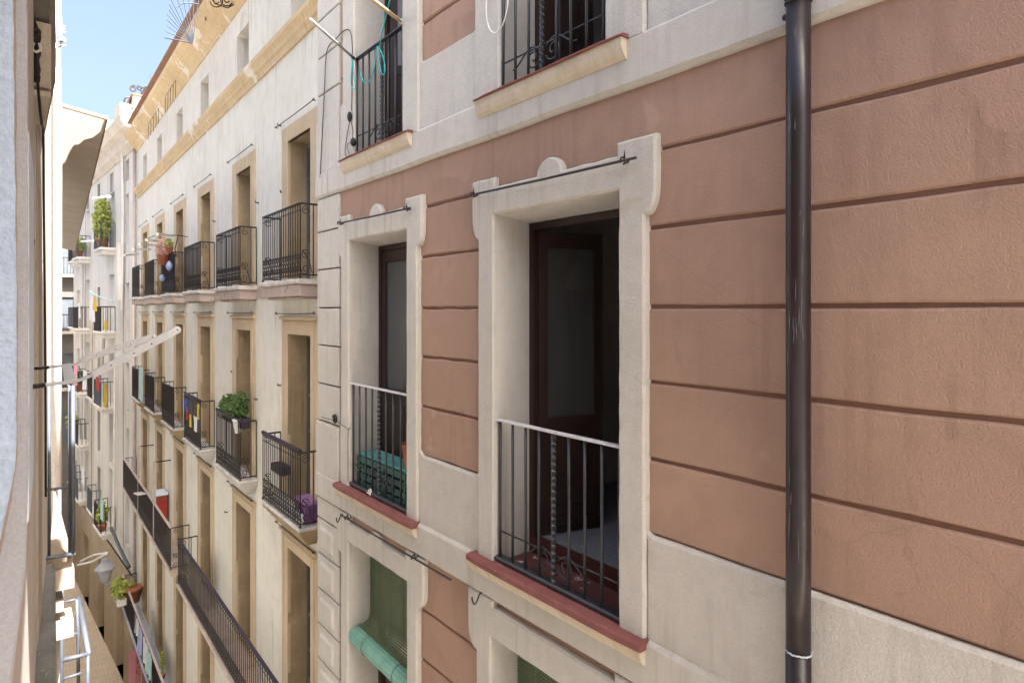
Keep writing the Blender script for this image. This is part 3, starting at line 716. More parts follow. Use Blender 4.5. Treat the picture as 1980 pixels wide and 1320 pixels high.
# ================================================================== BEIGE HOUSE
bh = thing('beige_house', 'long beige house with ochre cornices and rows of iron balconies', 'house', BG((8, 0, GZ)))
CT = [x*K for x in (0.65, 3.12, 5.66, 8.11, 10.6, 12.98)]
AT = [x*K for x in (0.65, 3.21, 5.81, 8.2, 10.76, 13.14)]
BT0 = -2.6; BTOP = 6.7
ROWS = [(2.60, 0.43), (-0.366, -2.95), (-3.66, -6.36), (-6.95, -10.3)]
HW = 0.482
holes = [(c-HW, c+HW, f, t_) for (t_, f) in ROWS for c in CT]+[(c-0.40, c+0.40, 4.36, 5.27) for c in AT]+[(c-0.6, c+0.6, GZ, -10.9) for c in CT]
m = MB(BG); m.wall(BT0, END_S, GZ, BTOP, holes, 0.0)
for s in (BT0, END_S): m.add([(s, 0, GZ), (s, -9, GZ), (s, -9, BTOP), (s, 0, BTOP)], [(0, 1, 2, 3)])
m.add([(BT0, -9, GZ), (END_S, -9, GZ), (END_S, -9, BTOP), (BT0, -9, BTOP)], [(0, 1, 2, 3)])
for c in AT: m.reveal(c-0.40, c+0.40, 4.36, 5.27, 0.0, -0.28)
m.build('wall', 'beige_render', bh)
m = MB(BG); m.box(BT0, END_S, -9, 0.3, BTOP, BTOP+0.05); m.build('roof', 'roof_tile', bh)
def profile(fr, prof, s0, s1):
    m = MB(fr); k = len(prof); N_ = 24
    vs = [(s0+(s1-s0)*i/N_, n+(jit(0.006) if 0 < i < N_ else 0), z) for i in range(N_+1) for n, z in prof]
    fs = [(i*k+j, i*k+(j+1) % k, (i+1)*k+(j+1) % k, (i+1)*k+j) for i in range(N_) for j in range(k)]
    fs += [tuple(range(k)), tuple(N_*k+j for j in range(k))]
    m.add(vs, fs); return m
profile(BG, [(-0.05, 5.70), (0.03, 5.70), (0.05, 5.78), (0.14, 5.86), (0.15, 5.94), (0.24, 5.99), (0.25, 6.06), (0.36, 6.14), (0.38, 6.25), (0.34, 6.27), (-0.05, 6.27)], BT0, END_S).build('roof_cornice', 'cornice_stone', bh)
profile(BG, [(-0.02, 3.99), (0.035, 3.99), (0.05, 4.07), (0.085, 4.10), (0.09, 4.17), (0.14, 4.23), (0.15, 4.30), (0.10, 4.345), (-0.02, 4.36)], BT0, END_S-0.5).build('string_cornice', 'cornice_stone', bh)
m = MB(BG); m.box(BT0, END_S-0.1, -0.02, 0.018, 0.21, 0.42); m.build('floor_course', 'slab_stone', bh)
m = MB(BG)
for c in CT:
    m.box(c-0.62, c+0.62, -0.3, 0.03, GZ, -10.9)
m.build('shopfront', 'brown_shopfront', bh)
# windows
for r, (zt, zf) in enumerate(ROWS):
    for i, c in enumerate(CT):
        o = MB(BG); ft = zt+0.245 if r < 2 else zt+0.24; ow = 0.752
        o.slab([(c-ow, zf), (c-ow, ft), (c+ow, ft), (c+ow, zf), (c+HW, zf), (c+HW, zt), (c-HW, zt), (c-HW, zf)], -0.02, 0.03, 0.012, 0.002, 0.5)
        if r >= 1:
            o.slab([(c-ow-0.02, ft-0.02), (c-ow-0.02, ft+0.03), (c+ow+0.02, ft+0.03), (c+ow+0.02, ft-0.02)], 0.0, 0.075, 0.02, 0)
            o.slab([(c-ow+0.05, ft-0.08), (c-ow+0.05, ft-0.045), (c+ow-0.05, ft-0.045), (c+ow-0.05, ft-0.08)], 0.0, 0.055, 0.015, 0)
            o.slab([(c-ow+0.09, zf), (c-ow+0.09, ft-0.1), (c-ow+0.12, ft-0.1), (c-ow+0.12, zf)], 0.02, 0.045, 0.01, 0)
            o.slab([(c+ow-0.12, zf), (c+ow-0.12, ft-0.1), (c+ow-0.09, ft-0.1), (c+ow-0.09, zf)], 0.02, 0.045, 0.01, 0)
        win = o.build('window', 'ochre_stone', bh)
        o = MB(BG); a, b2 = c-HW, c+HW; rp = -0.27
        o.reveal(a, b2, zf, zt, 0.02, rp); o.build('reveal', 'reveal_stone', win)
        o = MB(BG)
        o.add([(a-.1, rp-0.25, zf), (b2+.1, rp-0.25, zf), (b2+.1, rp-0.25, zt), (a-.1, rp-0.25, zt)], [(0, 1, 2, 3)])
        o.build('room', 'room_wall', win)
        o = MB(BG); o.box(a, a+0.06, rp-0.05, rp, zf, zt); o.box(b2-0.06, b2, rp-0.05, rp, zf, zt); o.box(a+.06, b2-.06, rp-0.05, rp, zt-0.07, zt)
        o.box(c-0.05, c+0.05, rp-0.045, rp+0.008, zf, zt-0.07)
        o.box(a+.06, c-0.05, rp-0.04, rp, zf, zf+0.62); o.box(c+0.05, b2-.06, rp-0.04, rp, zf, zf+0.62)
        for zz in (zf+1.05, zf+1.6): o.box(a+.06, b2-.06, rp-0.04, rp-0.004, zz, zz+0.035)
        o.build('shutter_door', 'grey_door', win)
        o = MB(BG); o.box(a+.06, b2-.06, rp-0.03, rp-0.022, zf+.6, zt-0.07); o.build('pane', 'door_glass', win)
for i, c in enumerate(AT):
    o = MB(BG); o.box(c-0.4, c+0.4, -0.33, -0.28, 4.36, 5.27)
    w2 = o.build('attic_window', 'grey_door', bh)
    o = MB(BG); o.box(c-0.34, c-0.03, -0.279, -0.272, 4.40, 5.2); o.box(c+0.03, c+0.34, -0.279, -0.272, 4.40, 5.2); o.build('pane', 'door_glass', w2)

def scroll_rail(fr, a, b, n, zb, zt, parent, fancy=True, ends=(True, True), spacing=0.098, matl='wrought_iron', inner=0.02):
    """iron balcony rail with scroll work at the foot and small hoops below the top bar"""
    m = MB(fr); r = 0.0085; seg = 6 if fancy else 4
    runs = [((a, n), (b, n))]
    if ends[0]: runs.append(((a, n), (a, inner)))
    if ends[1]: runs.append(((b, n), (b, inner)))
    for (p, q) in runs:
        L_ = math.hypot(q[0]-p[0], q[1]-p[1]); k = max(1, int(L_/spacing+0.5)); ds, dn = (q[0]-p[0])/L_, (q[1]-p[1])/L_
        for i in range(k+1):
            s, nn = p[0]+ds*L_*i/k, p[1]+dn*L_*i/k
            if L_ < 0.5 and 0 < i < k and i % 2: continue
            m.tube([(s, nn, zb), (s, nn, zt)], r, seg)
        for z, hh in ((zb+0.025, 0.011), (zt, 0.015)):
            m.tube([(p[0], p[1], z), (q[0], q[1], z)], hh, 6)
        if L_ > 0.5:
            for i in range(k):
                s = p[0]+ds*L_*(i+0.5)/k; w_ = L_/k*0.5
                sp = spiral(0, 0, 0.10, 0.02, -PI/2, 1.1, 9 if fancy else 6)
                for sgn, zc in ((1, zb+0.26), (-1, zb+0.12)):
                    m.tube([(s+ds*x*0.45*sgn, nn_(p, dn, L_, i, k), zc+y*sgn*0.75) for x, y in sp], 0.0062, 4)
                m.tube([(s+ds*w_*0.9*math.cos(t_), nn_(p, dn, L_, i, k), zt-0.055+0.045*math.sin(t_)) for t_ in [2*PI*j/8 for j in range(9)]], 0.0055, 4)
        else:
            s0_, n0_ = p
            P = lambda u, z: (p[0]+ds*u, p[1]+dn*u, z)
            for cz, sg in ((zb+0.30, 1), (zb+0.10, -1)):
                m.tube([P(0.5*L_*0.5+x*0.8*sg, cz+y*sg) for x, y in spiral(0, 0, 0.075, 0.018, 0, 1.4, 14)], 0.0065, 4)
            m.tube([P(L_*0.1, zb+0.36), P(L_*0.45, zb+0.22), P(L_*0.6, zb+0.05)], 0.0065, 4)
            m.tube([P(L_*0.3+x, zt-0.09+y) for x, y in spiral(0, 0, 0.06, 0.018, PI/2, 1.3, 12)], 0.0062, 4)
    for s in (a, b): m.blob((s, n, zb-0.005), (0.02, 0.02, 0.02), 6)
    return m.build('railing', matl, parent)
def nn_(p, dn, L_, i, k): return p[1]+dn*L_*(i+0.5)/k
BAL = []
for r in (0, 1):
    zf = ROWS[r][1]
    for i, c in enumerate(CT):
        hw = 0.83; d = 0.29
        bl = MB(BG)
        if r == 0:
            bl.slab([(c-hw-0.05, zf-0.07), (c+hw+0.05, zf-0.07), (c+hw+0.05, zf), (c-hw-0.05, zf)], -0.02, d+0.05, 0.02, 0.004, back=True)
            ob = bl.build('balcony', 'worn_edge', bh)
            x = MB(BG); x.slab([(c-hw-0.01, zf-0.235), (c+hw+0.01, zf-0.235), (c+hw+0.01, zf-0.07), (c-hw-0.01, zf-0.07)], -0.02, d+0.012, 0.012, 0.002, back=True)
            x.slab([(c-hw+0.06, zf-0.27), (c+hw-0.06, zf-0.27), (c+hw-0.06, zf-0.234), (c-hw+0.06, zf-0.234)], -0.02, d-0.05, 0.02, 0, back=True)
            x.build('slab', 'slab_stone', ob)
        else:
            bl.slab([(c-hw-0.04, zf-0.04), (c+hw+0.04, zf-0.04), (c+hw+0.04, zf), (c-hw-0.04, zf)], -0.02, d+0.04, 0.012, 0.003, back=True)
            ob = bl.build('balcony', 'worn_edge', bh)
            x = MB(BG)
            for k2 in range(4):
                e = 0.05*k2
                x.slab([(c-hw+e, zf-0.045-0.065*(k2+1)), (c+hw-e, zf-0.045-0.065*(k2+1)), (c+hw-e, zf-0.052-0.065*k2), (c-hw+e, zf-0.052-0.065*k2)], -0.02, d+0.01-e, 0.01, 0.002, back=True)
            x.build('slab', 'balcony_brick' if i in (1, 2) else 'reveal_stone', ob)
        rl = scroll_rail(BG, c-hw, c+hw, d, zf+0.03, zf+1.02, ob, fancy=i < 3)
        if r == 1 and i < 3:
            x = MB(BG); x.tube([(c-hw, d, zf+1.045+0.006*math.sin(0)), (c-hw*0.3, d, zf+1.05), (c+hw*0.4, d, zf+1.045), (c+hw, d, zf+1.05)], 0.030 if i == 0 else 0.022, 10)
            x.build('handrail', 'cloth_dark', rl)
# long balconies of the lower rows
def long_balcony(a, b, zf, d, lit, floor='slab_stone', rail_h=1.02):
    bl = MB(BG); bl.slab([(a-0.05, zf-0.05), (b+0.05, zf-0.05), (b+0.05, zf), (a-0.05, zf)], -0.02, d+0.05, 0.015, 0.003, 0.5, back=True)
    ob = bl.build('balcony', floor, bh)
    x = MB(BG); x.slab([(a, zf-0.16), (b, zf-0.16), (b, zf-0.05), (a, zf-0.05)], -0.02, d, 0.02, 0, back=True); x.build('slab', 'ochre_stone', ob)
    rl = scroll_rail(BG, a, b, d, zf+0.03, zf+rail_h, ob, fancy=False, spacing=0.115)
    x = MB(BG); x.slab([(a-0.02, zf+rail_h+0.005), (b+0.02, zf+rail_h+0.005), (b+0.02, zf+rail_h+0.03), (a-0.02, zf+rail_h+0.03)], d-0.028, d+0.028, 0.008, 0, back=True)
    x.build('handrail', lit, rl)
    return ob
d3 = 0.42
a3 = BG.hit(330, 1020, d3)[0]; b3 = BG.hit(250, 895, d3)[0]; a3b = BG.hit(345, 1045, d3)[0]
z3 = BG.hit(330, 1020, d3)[1]-1.03
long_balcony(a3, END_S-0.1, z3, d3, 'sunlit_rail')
long_balcony(-0.3, a3b, z3, d3, 'cloth_dark')  # shade on the near section is put into its dark handrail colour
z4 = BG.hit(270, 1200, 0.45)[1]-1.02
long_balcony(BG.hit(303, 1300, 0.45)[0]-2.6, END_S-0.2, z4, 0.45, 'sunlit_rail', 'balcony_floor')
# pipe at the end of the beige house
m = MB(BG); m.tube([(END_S-0.12, 0.08, GZ), (END_S-0.12, 0.08, 6.0)], 0.05, 10); m.build('corner_pipe', 'slab_stone', None, 'grey rain pipe at the far corner of the beige house', 'drain pipe')
# rods over beige windows
ORD = ['nearest', 'second', 'third', 'fourth', 'fifth', 'farthest']
for r, nm in ((0, 'upper'), (1, 'middle'), (2, 'lower')):
    for i, c in enumerate(CT):
        zt = ROWS[r][0]+0.245+(0.055 if r == 0 else 0.08)
        if r == 2 and i > 3: continue
        awning_rod(c+0.86, c-0.80, zt-0.01, zt, 0.09, f'thin rod over the {ORD[i]} window of the {nm} balcony row on the beige house', (c+0.84, c-0.78), BG, 0.0065)
m = MB(BG); s0 = 0.0
m.tube(catmull([BG.h3(617, 420, 0.04), BG.h3(619, 530, 0.05), BG.h3(619, 620, 0.05), BG.h3(619, 800, 0.05)], 4), 0.008, 6)
m.build('wall_cable', 'grey_cable', None, 'thin dark cable running down the edge of the beige wall', 'cable')
# little iron pegs in the wall
for px, py in ((540, 243), (545, 372), (497, 392), (540, 745), (449, 719), (380, 790), (541, 905), (414, 428), (437, 990), (495, 772)):
    s, z = BG.hit(px, py, 0.03)
    m = MB(BG); m.tube([(s, -0.02, z), (s, 0.05, z), (s, 0.055, z+0.03)], 0.012, 6)
    m.build('iron_peg', 'wrought_iron', None, 'small iron peg sticking out of the beige wall between windows', 'peg', 'iron pegs in the beige wall')

# --- things on the beige balconies
def at_bg(px, py, n): s, z = BG.hit(px, py, n); return s, n, z
# green plant on the second middle balcony
zf = ROWS[1][1]; c = CT[1]
o = thing('balcony_plant', 'bushy green plant in a white pot on the second balcony of the middle row', 'plant', BG((c, 0.15, zf+0.8)))
m = MB(BG); m.lathe((c-0.62, 0.27, zf+0.80), [(0.05, 0), (0.09, 0.22), (0.10, 0.22), (0.10, 0.24), (0.08, 0.24)], 16); m.build('pot', 'white_plastic', o)
m = MB(BG); m.box(c-0.75, c+0.55, 0.10, 0.26, zf+0.88, zf+1.06, 0.02); m.build('trough', 'cloth_dark', o)
m = MB(BG); m.leaves((c, 0.2, zf+1.16), (0.8, 0.17, 0.15), 900, 0.035); m.leaves((c-0.58, 0.22, zf+1.32), (0.2, 0.14, 0.22), 280, 0.04); m.leaves((c+0.2, 0.2, zf+1.25), (0.3, 0.15, 0.15), 260, 0.035); m.build('foliage', 'leaf_green', o)
# nearest middle balcony: purple tub, bags, planter
c = CT[0]
o = thing('storage_tub', 'purple plastic tub with pale lid on the nearest balcony', 'tub', BG((c-0.45, 0.12, zf)))
s, n, z = at_bg(592, 950, 0.12)
m = MB(BG); m.slab([(s-0.16, zf+0.01), (s+0.2, zf+0.01), (s+0.23, zf+0.27), (s-0.19, zf+0.27)], 0.01, 0.2, 0.02, 0, back=True); m.build('body', 'purple_plastic', o)
m = MB(BG); m.slab([(s-0.2, zf+0.275), (s+0.25, zf+0.275), (s+0.25, zf+0.315), (s-0.2, zf+0.315)], 0.0, 0.21, 0.015, 0, back=True); m.build('lid', 'lilac_plastic', o)
m = MB(BG)
for k2 in range(9): m.cloth(c-0.8+k2*0.13, c-0.62+k2*0.13, 0.24+jit(0.02), zf+0.03, zf+0.22+jit(0.07), 0.025, 1, 6, 4)
m.build('plastic_bags', 'cloth_white', None, 'crumpled white and grey bags behind the foot of the nearest balcony rail', 'bag')
m = MB(BG); m.box(c+0.30, c+0.75, 0.03, 0.2, zf+0.45, zf+0.58, 0.02); m.build('window_box', 'cloth_dark', None, 'dark window box hung inside the nearest balcony', 'planter')
# bunting on the third middle balcony
c = CT[2]
for (px, py, w_, h_, mt, lb) in ((360, 782, 0.16, 0.26, 'flag_blue', 'small blue pennant on the third balcony of the middle row'), (384, 795, 0.12, 0.3, 'flag_yellow', 'yellow pennant near the middle of the third balcony rail'), (368, 812, 0.1, 0.25, 'flag_yellow', 'narrow yellow pennant low on the third balcony rail'), (363, 798, 0.07, 0.26, 'flag_red', 'red strip hanging below the blue pennant'), (377, 818, 0.2, 0.3, 'cloth_white', 'white pennant between the yellow ones on the third balcony')):
    s, n, z = at_bg(px, py, 0.33); m = MB(BG); m.cloth(s-w_, s+w_, 0.33, z-h_/2, z+h_/2, 0.02, 1, 8, 5, 0.5)
    m.build('pennant', mt, None, lb, 'pennant', 'pennants on the third balcony rail')
# towel on the farthest middle balcony
c = CT[5]; s, n, z = at_bg(274, 712, 0.33)
m = MB(BG); m.cloth(s-0.4, s+0.5, 0.335, z-1.0, z+0.03, 0.03, 3); m.build('towel', 'cloth_mint', None, 'mint towel over the rail of the farthest balcony in the middle row', 'towel')
# clothes and pots on the upper row
zf = ROWS[0][1]; c = CT[3]
m = MB(BG); m.cloth(c-0.8, c+0.78, 0.26, zf+0.06, zf+0.98, 0.015, 4); m.build('balcony_screen', 'cloth_dark', None, 'dark cloth screen behind the rail of the fourth upper balcony', 'screen')
for (ds, dz, sz, lb) in ((-0.62, 0.68, 0.12, 'pale blue balloon of cloth high on the fourth upper balcony'), (0.35, 0.42, 0.09, 'small pale blue bundle low on the fourth upper balcony')):
    m = MB(BG); m.blob((c+ds, 0.36, zf+dz), (sz*1.3, 0.07, sz), 12, 0.15); m.build('cloth_bundle', 'cloth_blue', None, lb, 'laundry', 'pale blue bundles on the fourth upper balcony')
def potplant(fr, p, label, leafm, pot=0.1, rr=(0.16, 0.16, 0.18), n=160, size=0.05, potm='pot_clay', cat='potted plant', grp=None):
    o = thing('potted_plant', label, cat, fr(p), grp)
    m = MB(fr); m.lathe(p, [(pot*0.7, 0), (pot, pot*1.5), (pot*1.12, pot*1.5), (pot*1.12, pot*1.8), (pot*0.9, pot*1.8)], 14); m.build('pot', potm, o)
    m = MB(fr); m.leaves((p[0], p[1], p[2]+pot*1.8+rr[2]*0.75), rr, n, size); m.build('foliage', leafm, o)
s, n, z = at_bg(320, 512, 0.36); potplant(BG, (s, 0.40, z), 'clay pot of pink flowers hanging outside the fourth upper balcony', 'leaf_pink', 0.15, (0.42, 0.2, 0.26), 170, 0.07)
s, n, z = at_bg(331, 490, 0.30); potplant(BG, (s, 0.34, z), 'small orange pot with yellow green plant above the fourth upper balcony', 'leaf_lime', 0.09, (0.14, 0.12, 0.12), 90, 0.05)
# white drying rack reaching out of the fifth upper balcony
o = thing('drying_rack', 'white drying rack with many arms reaching out of the far upper balconies', 'drying rack', BG((CT[4], 0.4, 1.9)))
m = MB(BG)
for k2, (x0, y0, x1, y1) in enumerate(((304, 453, 332, 456), (283, 464, 316, 468), (270, 472, 300, 474), (257, 482, 290, 482), (240, 493, 268, 491))):
    a = at_bg(x1, y1, 0.35); bb = at_bg(x0, y0, 0.95)
    m.bar(a, bb, 0.06)
m.build('arms', 'white_plastic', o)
m = MB(BG); m.tube([at_bg(362, 458, 0.1), at_bg(345, 455, 0.35), at_bg(300, 455, 0.4), at_bg(285, 462, 0.4)], 0.012, 6); m.tube([at_bg(345, 455, 0.35), at_bg(338, 482, 0.35), at_bg(341, 495, 0.3)], 0.012, 6); m.build('frame', 'wrought_iron', o)
# lower far balcony: awning posts, red cabinet, folded chair
for px, y0, y1, lb in ((267, 862, 930, 'pale post at the far end of the lower long balcony'), (297, 892, 972, 'pale post beside the red cabinet on the lower long balcony')):
    s, z = BG.hit(px, y1, d3); zt = BG.hit(px, y0, d3)[1]
    o = thing('awning_post', lb, 'post', BG((s, d3, z3)), 'awning posts on the lower long balcony')
    m = MB(BG); m.bar((s, d3-0.02, z3+0.02), (s, d3-0.02, zt), 0.06); m.build('upright', 'sunlit_rail', o)
    m = MB(BG); m.bar((s, d3-0.02, zt-0.02), (s, 0.0, zt-0.02), 0.03); m.build('stay', 'wrought_iron', o)
s, z = BG.hit(309, 985, 0.2)
o = thing('red_cabinet', 'red cabinet with pale blue top on the lower long balcony', 'cabinet', BG((s, 0.2, z3)))
m = MB(BG); m.box(s-0.2, s+0.35, 0.04, 0.30, z3+0.01, z3+1.12, 0.015); m.build('body', 'cabinet_red', o)
m = MB(BG); m.box(s-0.24, s+0.4, 0.02, 0.33, z3+1.122, z3+1.16); m.build('top', 'left_blue', o)
m = MB(BG); m.box(s-0.204, s-0.2005, 0.08, 0.27, z3+0.1, z3+1.0); m.build('door', 'flag_red', o)
s, z = BG.hit(274, 950, d3+0.05)
o = MB(BG)
for k2 in range(4): o.bar((s-0.5+0.0*k2, d3+0.02+0.06*k2, z+0.05), (s+0.35, d3+0.02+0.06*k2, z-0.1), 0.03)
o.bar((s-0.5, d3+0.02, z+0.05), (s-0.5, d3+0.2, z+0.05), 0.03); o.bar((s+0.35, d3+0.02, z-0.1), (s+0.35, d3+0.2, z-0.1), 0.03)
o.build('folded_rack', 'white_plastic', None, 'small white folding rack hung over the lower long balcony rail', 'rack')
m = MB(BG); m.cloth(a3b-1.9, a3b-0.9, d3-0.05, z3+0.1, z3+1.0, 0.02, 3); m.build('reed_screen', 'left_pale', None, 'pale reed screen behind the near long balcony rail', 'screen')
# bottom row: laundry, pots, planters, banner, lantern
zrail4 = z4+1.03
for k2, (px, py, w_, h_, mt, lb) in enumerate(((266, 1222, 0.18, 0.5, 'cloth_white', 'white shirt first on the lowest balcony rail'), (272, 1238, 0.22, 0.8, 'cloth_blue', 'bright blue shirt on the lowest balcony rail'), (281, 1262, 0.2, 0.7, 'cloth_white', 'long pale cloth on the lowest balcony rail'), (290, 1288, 0.22, 0.7, 'cloth_mint', 'mint cloth on the lowest balcony rail'), (262, 1212, 0.15, 0.7, 'cloth_dark', 'dark garment on the lowest balcony rail'))):
    s, z = BG.hit(px, py, 0.49); m = MB(BG); m.cloth(s-w_*2, s+w_*2, 0.50, zrail4-h_, zrail4+0.04, 0.03, 2)
    m.build('laundry', mt, None, lb, 'laundry', 'laundry on the lowest balcony')
s, z = BG.hit(257, 1120, 0.3); potplant(BG, (s, 0.3, z4+0.55), 'large clay pot with sprig at the end of the lowest balcony', 'leaf_lime', 0.28, (0.15, 0.15, 0.12), 40, 0.06)
s, z = BG.hit(234, 1130, 0.62)
o = thing('rail_planter', 'lime green plant in a pale planter hung outside the lowest balcony', 'plant', BG((s, 0.6, z)))
m = MB(BG); m.box(s-0.5, s+0.5, 0.52, 0.78, zrail4-0.42, zrail4-0.2, 0.02); m.build('planter', 'white_plastic', o)
m = MB(BG); m.leaves((s, 0.66, zrail4-0.02), (0.65, 0.22, 0.32), 260, 0.10); m.build('foliage', 'leaf_lime', o)
s, z = BG.hit(310, 1300, 0.35); potplant(BG, (s, 0.3, z4+0.6), 'slim lime plant at the near end of the lowest balcony', 'leaf_lime', 0.07, (0.05, 0.05, 0.4), 60, 0.06)
# pink banner below the lowest balcony
ba = FF
p = [Vector(BG((BG.hit(250, 1262, 0.5)[0], 0.5, BG.hit(250, 1262, 0.5)[1])))]
def yquad(px0, py0, px1, py1, Y): a = on_y(px0, py0, Y); b2 = on_y(px1, py1, Y); return a.x, b2.x, a.z, b2.z
x0, x1, zt, zb = yquad(250, 1260, 287, 1322, 25.0)
o = thing('banner', 'pink banner with a drawn face hanging below the lowest balcony', 'banner', (x0, 25, zb))
m = MB(); m.box(x0, x1, 25.0, 25.02, zb, zt); m.build('cloth', 'banner_rose', o)
m = MB(); m.box(x0-0.02, x0+(x1-x0)*0.32, 24.985, 24.998, zb, zt+0.03); m.build('edge_strip', 'banner_pink', o)
m = MB(); cx, cz = x0+(x1-x0)*0.62, (zb+zt)/2; ww = (x1-x0)
m.tube([(cx+ww*0.28*math.cos(a), 24.99, cz+ww*0.36*math.sin(a)) for a in [PI+PI*i/14 for i in range(15)]], 0.012, 4)
for k2 in range(5): m.tube([(cx-ww*0.26, 24.99, cz+ww*(0.38+0.09*k2)), (cx, 24.99, cz+ww*(0.42+0.1*k2)), (cx+ww*0.3, 24.99, cz+ww*(0.36+0.1*k2))], 0.012, 4)
for sg in (-1, 1): m.box(cx+sg*ww*0.13-0.03, cx+sg*ww*0.13+0.03, 24.985, 24.998, cz+ww*0.06, cz+ww*0.10)
m.tube([(cx-ww*0.1, 24.99, cz-ww*0.18), (cx, 24.99, cz-ww*0.21), (cx+ww*0.1, 24.99, cz-ww*0.18)], 0.012, 4)
m.build('face_lines', 'banner_line', o)

# ================================================================== ROOF THINGS (beige house)
def ant(pts, m, r=0.012): m.tube([BG(p) for p in pts], r, 5, raw=True)
o = thing('fan_aerial', 'fan shaped wire aerial on the beige house roof', 'aerial', BG((6.5, 0.3, 6.3)))
m = MB(); hub = on_y(372, 82, 14.0)
Yp = 14.0
tips = [(318, 73), (320, 61), (322, 50), (323, 39), (323, 28), (327, 20), (327, 9), (331, 0), (342, -4), (353, -6), (364, -6), (375, -5), (385, -4)]
for px, py in tips: m.tube([on_y(372, 84, Yp), on_y(px, py, Yp)], 0.008 if py < 70 else 0.014, 4, raw=True)
m.build('wires', 'galvanised', o)
m = MB(); m.tube([on_y(x, y, Yp) for x, y in ((343, 15), (350, 8), (360, 6), (372, 7), (385, 9), (393, 11), (396, 15))], 0.012, 5, raw=True); m.tube([on_y(397, -30, Yp), on_y(397, 15, Yp), on_y(398, 40, Yp)], 0.016, 6, raw=True); m.build('mast', 'galvanised', o)
o = thing('comb_aerial', 'comb shaped television aerial further along the roof', 'aerial', on_y(290, 180, 24))
m = MB(); m.tube([on_y(289, 156, 24), on_y(322, 161, 24)], 0.02, 5, raw=True); m.tube([on_y(291, 145, 24), on_y(291, 190, 24)], 0.02, 5, raw=True)
for k2 in range(5): m.tube([on_y(296+6*k2, 154+k2, 24), on_y(296+6*k2, 172+k2, 24)], 0.01, 4, raw=True)
m.build('boom', 'galvanised', o)
o = MB()
for cx, cy in ((420, 2), (440, 0)):
    o.tube([on_y(cx+x, cy-y, 12.5) for x, y in spiral(0, 0, 14, 4, PI, 1.4, 18)], 0.012, 5, raw=True)
o.tube([on_y(405, -8, 12.5), on_y(416, 8, 12.5), on_y(440, 16, 12.5), on_y(462, 4, 12.5)], 0.012, 5, raw=True)
o.build('scroll_bracket', 'wrought_iron', None, 'curled iron bracket on the upper cornice of the beige house', 'bracket')
for grp, (x0, y0) in enumerate(((326, 160), (293, 214))):
    o = MB(BG)
    for k2 in range(5):
        a = BG.h3(x0+5*k2-6, y0-9*k2*0.9+28, 0.40); o.tube([a, (a[0]+0.05, 0.40, a[2]-0.4)], 0.007, 5)
    a = BG.h3(x0-6, y0+26, 0.39); b2 = BG.h3(x0+14, y0-4.4, 0.39); o.tube([a, b2], 0.006, 5)
    o.build('bird_spikes', 'wrought_iron', None, ('row of dark spikes midway along the roof cornice', 'row of dark spikes near the far end of the roof cornice')[grp], 'spikes')

# ================================================================== FAR HOUSE (past the bend)
fh = thing('far_house', 'pale grey house at the bend with shuttered windows and small balconies', 'house', FF((7, 0, GZ)))
fw = [(4.6, 0.55), (10.6, 0.55), (1.6, 0.3), (7.6, 0.35), (13.6, 0.5)]
FR = [2.55, -0.85, -3.9, -6.4, -9.0]
holes = []
for c, hw in fw:
    for zf in FR: holes.append((c-hw, c+hw, zf, zf+(2.35 if hw > .5 else 1.9)))
    holes.append((c-0.35, c+0.35, 4.95, 5.75))
FT = 6.0
m = MB(FF); m.wall(0.0, 15.2, -9.8, FT, holes, 0.0, 0.2)
m.add([(0, 0, GZ), (0, -8, GZ), (0, -8, FT), (0, 0, FT)], [(0, 1, 2, 3)]); m.add([(15.2, 0, GZ), (15.2, -8, GZ), (15.2, -8, FT), (15.2, 0, FT)], [(0, 1, 2, 3)])
m.add([(0, 0, FT), (15.2, 0, FT), (15.2, -8, FT), (0, -8, FT)], [(0, 1, 2, 3)]); m.add([(0, -8, GZ), (15.2, -8, GZ), (15.2, -8, FT), (0, -8, FT)], [(0, 1, 2, 3)])
m.build('wall', 'far_render', fh)
m = MB(FF); m.wall(0.0, 15.2, GZ, -9.8, [(2, 3.4, GZ, -11), (6, 7.5, GZ, -11), (10, 11.5, GZ, -11)], 0.05, 0.3); m.build('ground_floor', 'far_stone', fh)
m = MB(FF); m.add([(0, -0.25, GZ), (15, -0.25, GZ), (15, -0.25, -10), (0, -0.25, -10)], [(0, 1, 2, 3)]); m.build('shop_doors', 'brown_shopfront', fh)
profile(FF, [(-0.05, 5.9), (0.06, 5.9), (0.10, 6.05), (0.22, 6.12), (0.25, 6.3), (0.15, 6.35), (0.15, 6.6), (0.36, 6.68), (0.48, 6.9), (0.5, 7.05), (-0.05, 7.1)], 0.12, 15.4).build('cornice', 'far_cornice', fh)
for s in (1.2, 4.2, 7.2): 
    m = MB(FF); m.box(s, s+1.1, -0.4, 0.3, 7.11, 7.75+0.02*s); m.build('parapet_block', 'far_cornice', fh)
for c, hw in fw:
    for zf in FR:
        m = MB(FF); m.add([(c-hw, -0.18, zf), (c+hw, -0.18, zf), (c+hw, -0.18, zf+2.4), (c-hw, -0.18, zf+2.4)], [(0, 1, 2, 3)])
        win = m.build('window', 'shutter_blue' if (c+zf) % 1.0 < 0.75 else 'grey_door', fh)
        m = MB(FF); m.box(c-0.03, c+0.03, -0.178, -0.15, zf, zf+2.3); m.box(c-hw, c-hw+0.06, -0.178, -0.15, zf, zf+2.3); m.box(c+hw-0.06, c+hw, -0.178, -0.15, zf, zf+2.3); m.build('frame', 'left_blue', win)
    m = MB(FF); m.add([(c-.35, -0.18, 4.95), (c+.35, -0.18, 4.95), (c+.35, -0.18, 5.75), (c-.35, -0.18, 5.75)], [(0, 1, 2, 3)]); m.build('attic_pane', 'grey_door', fh)
nb = 0
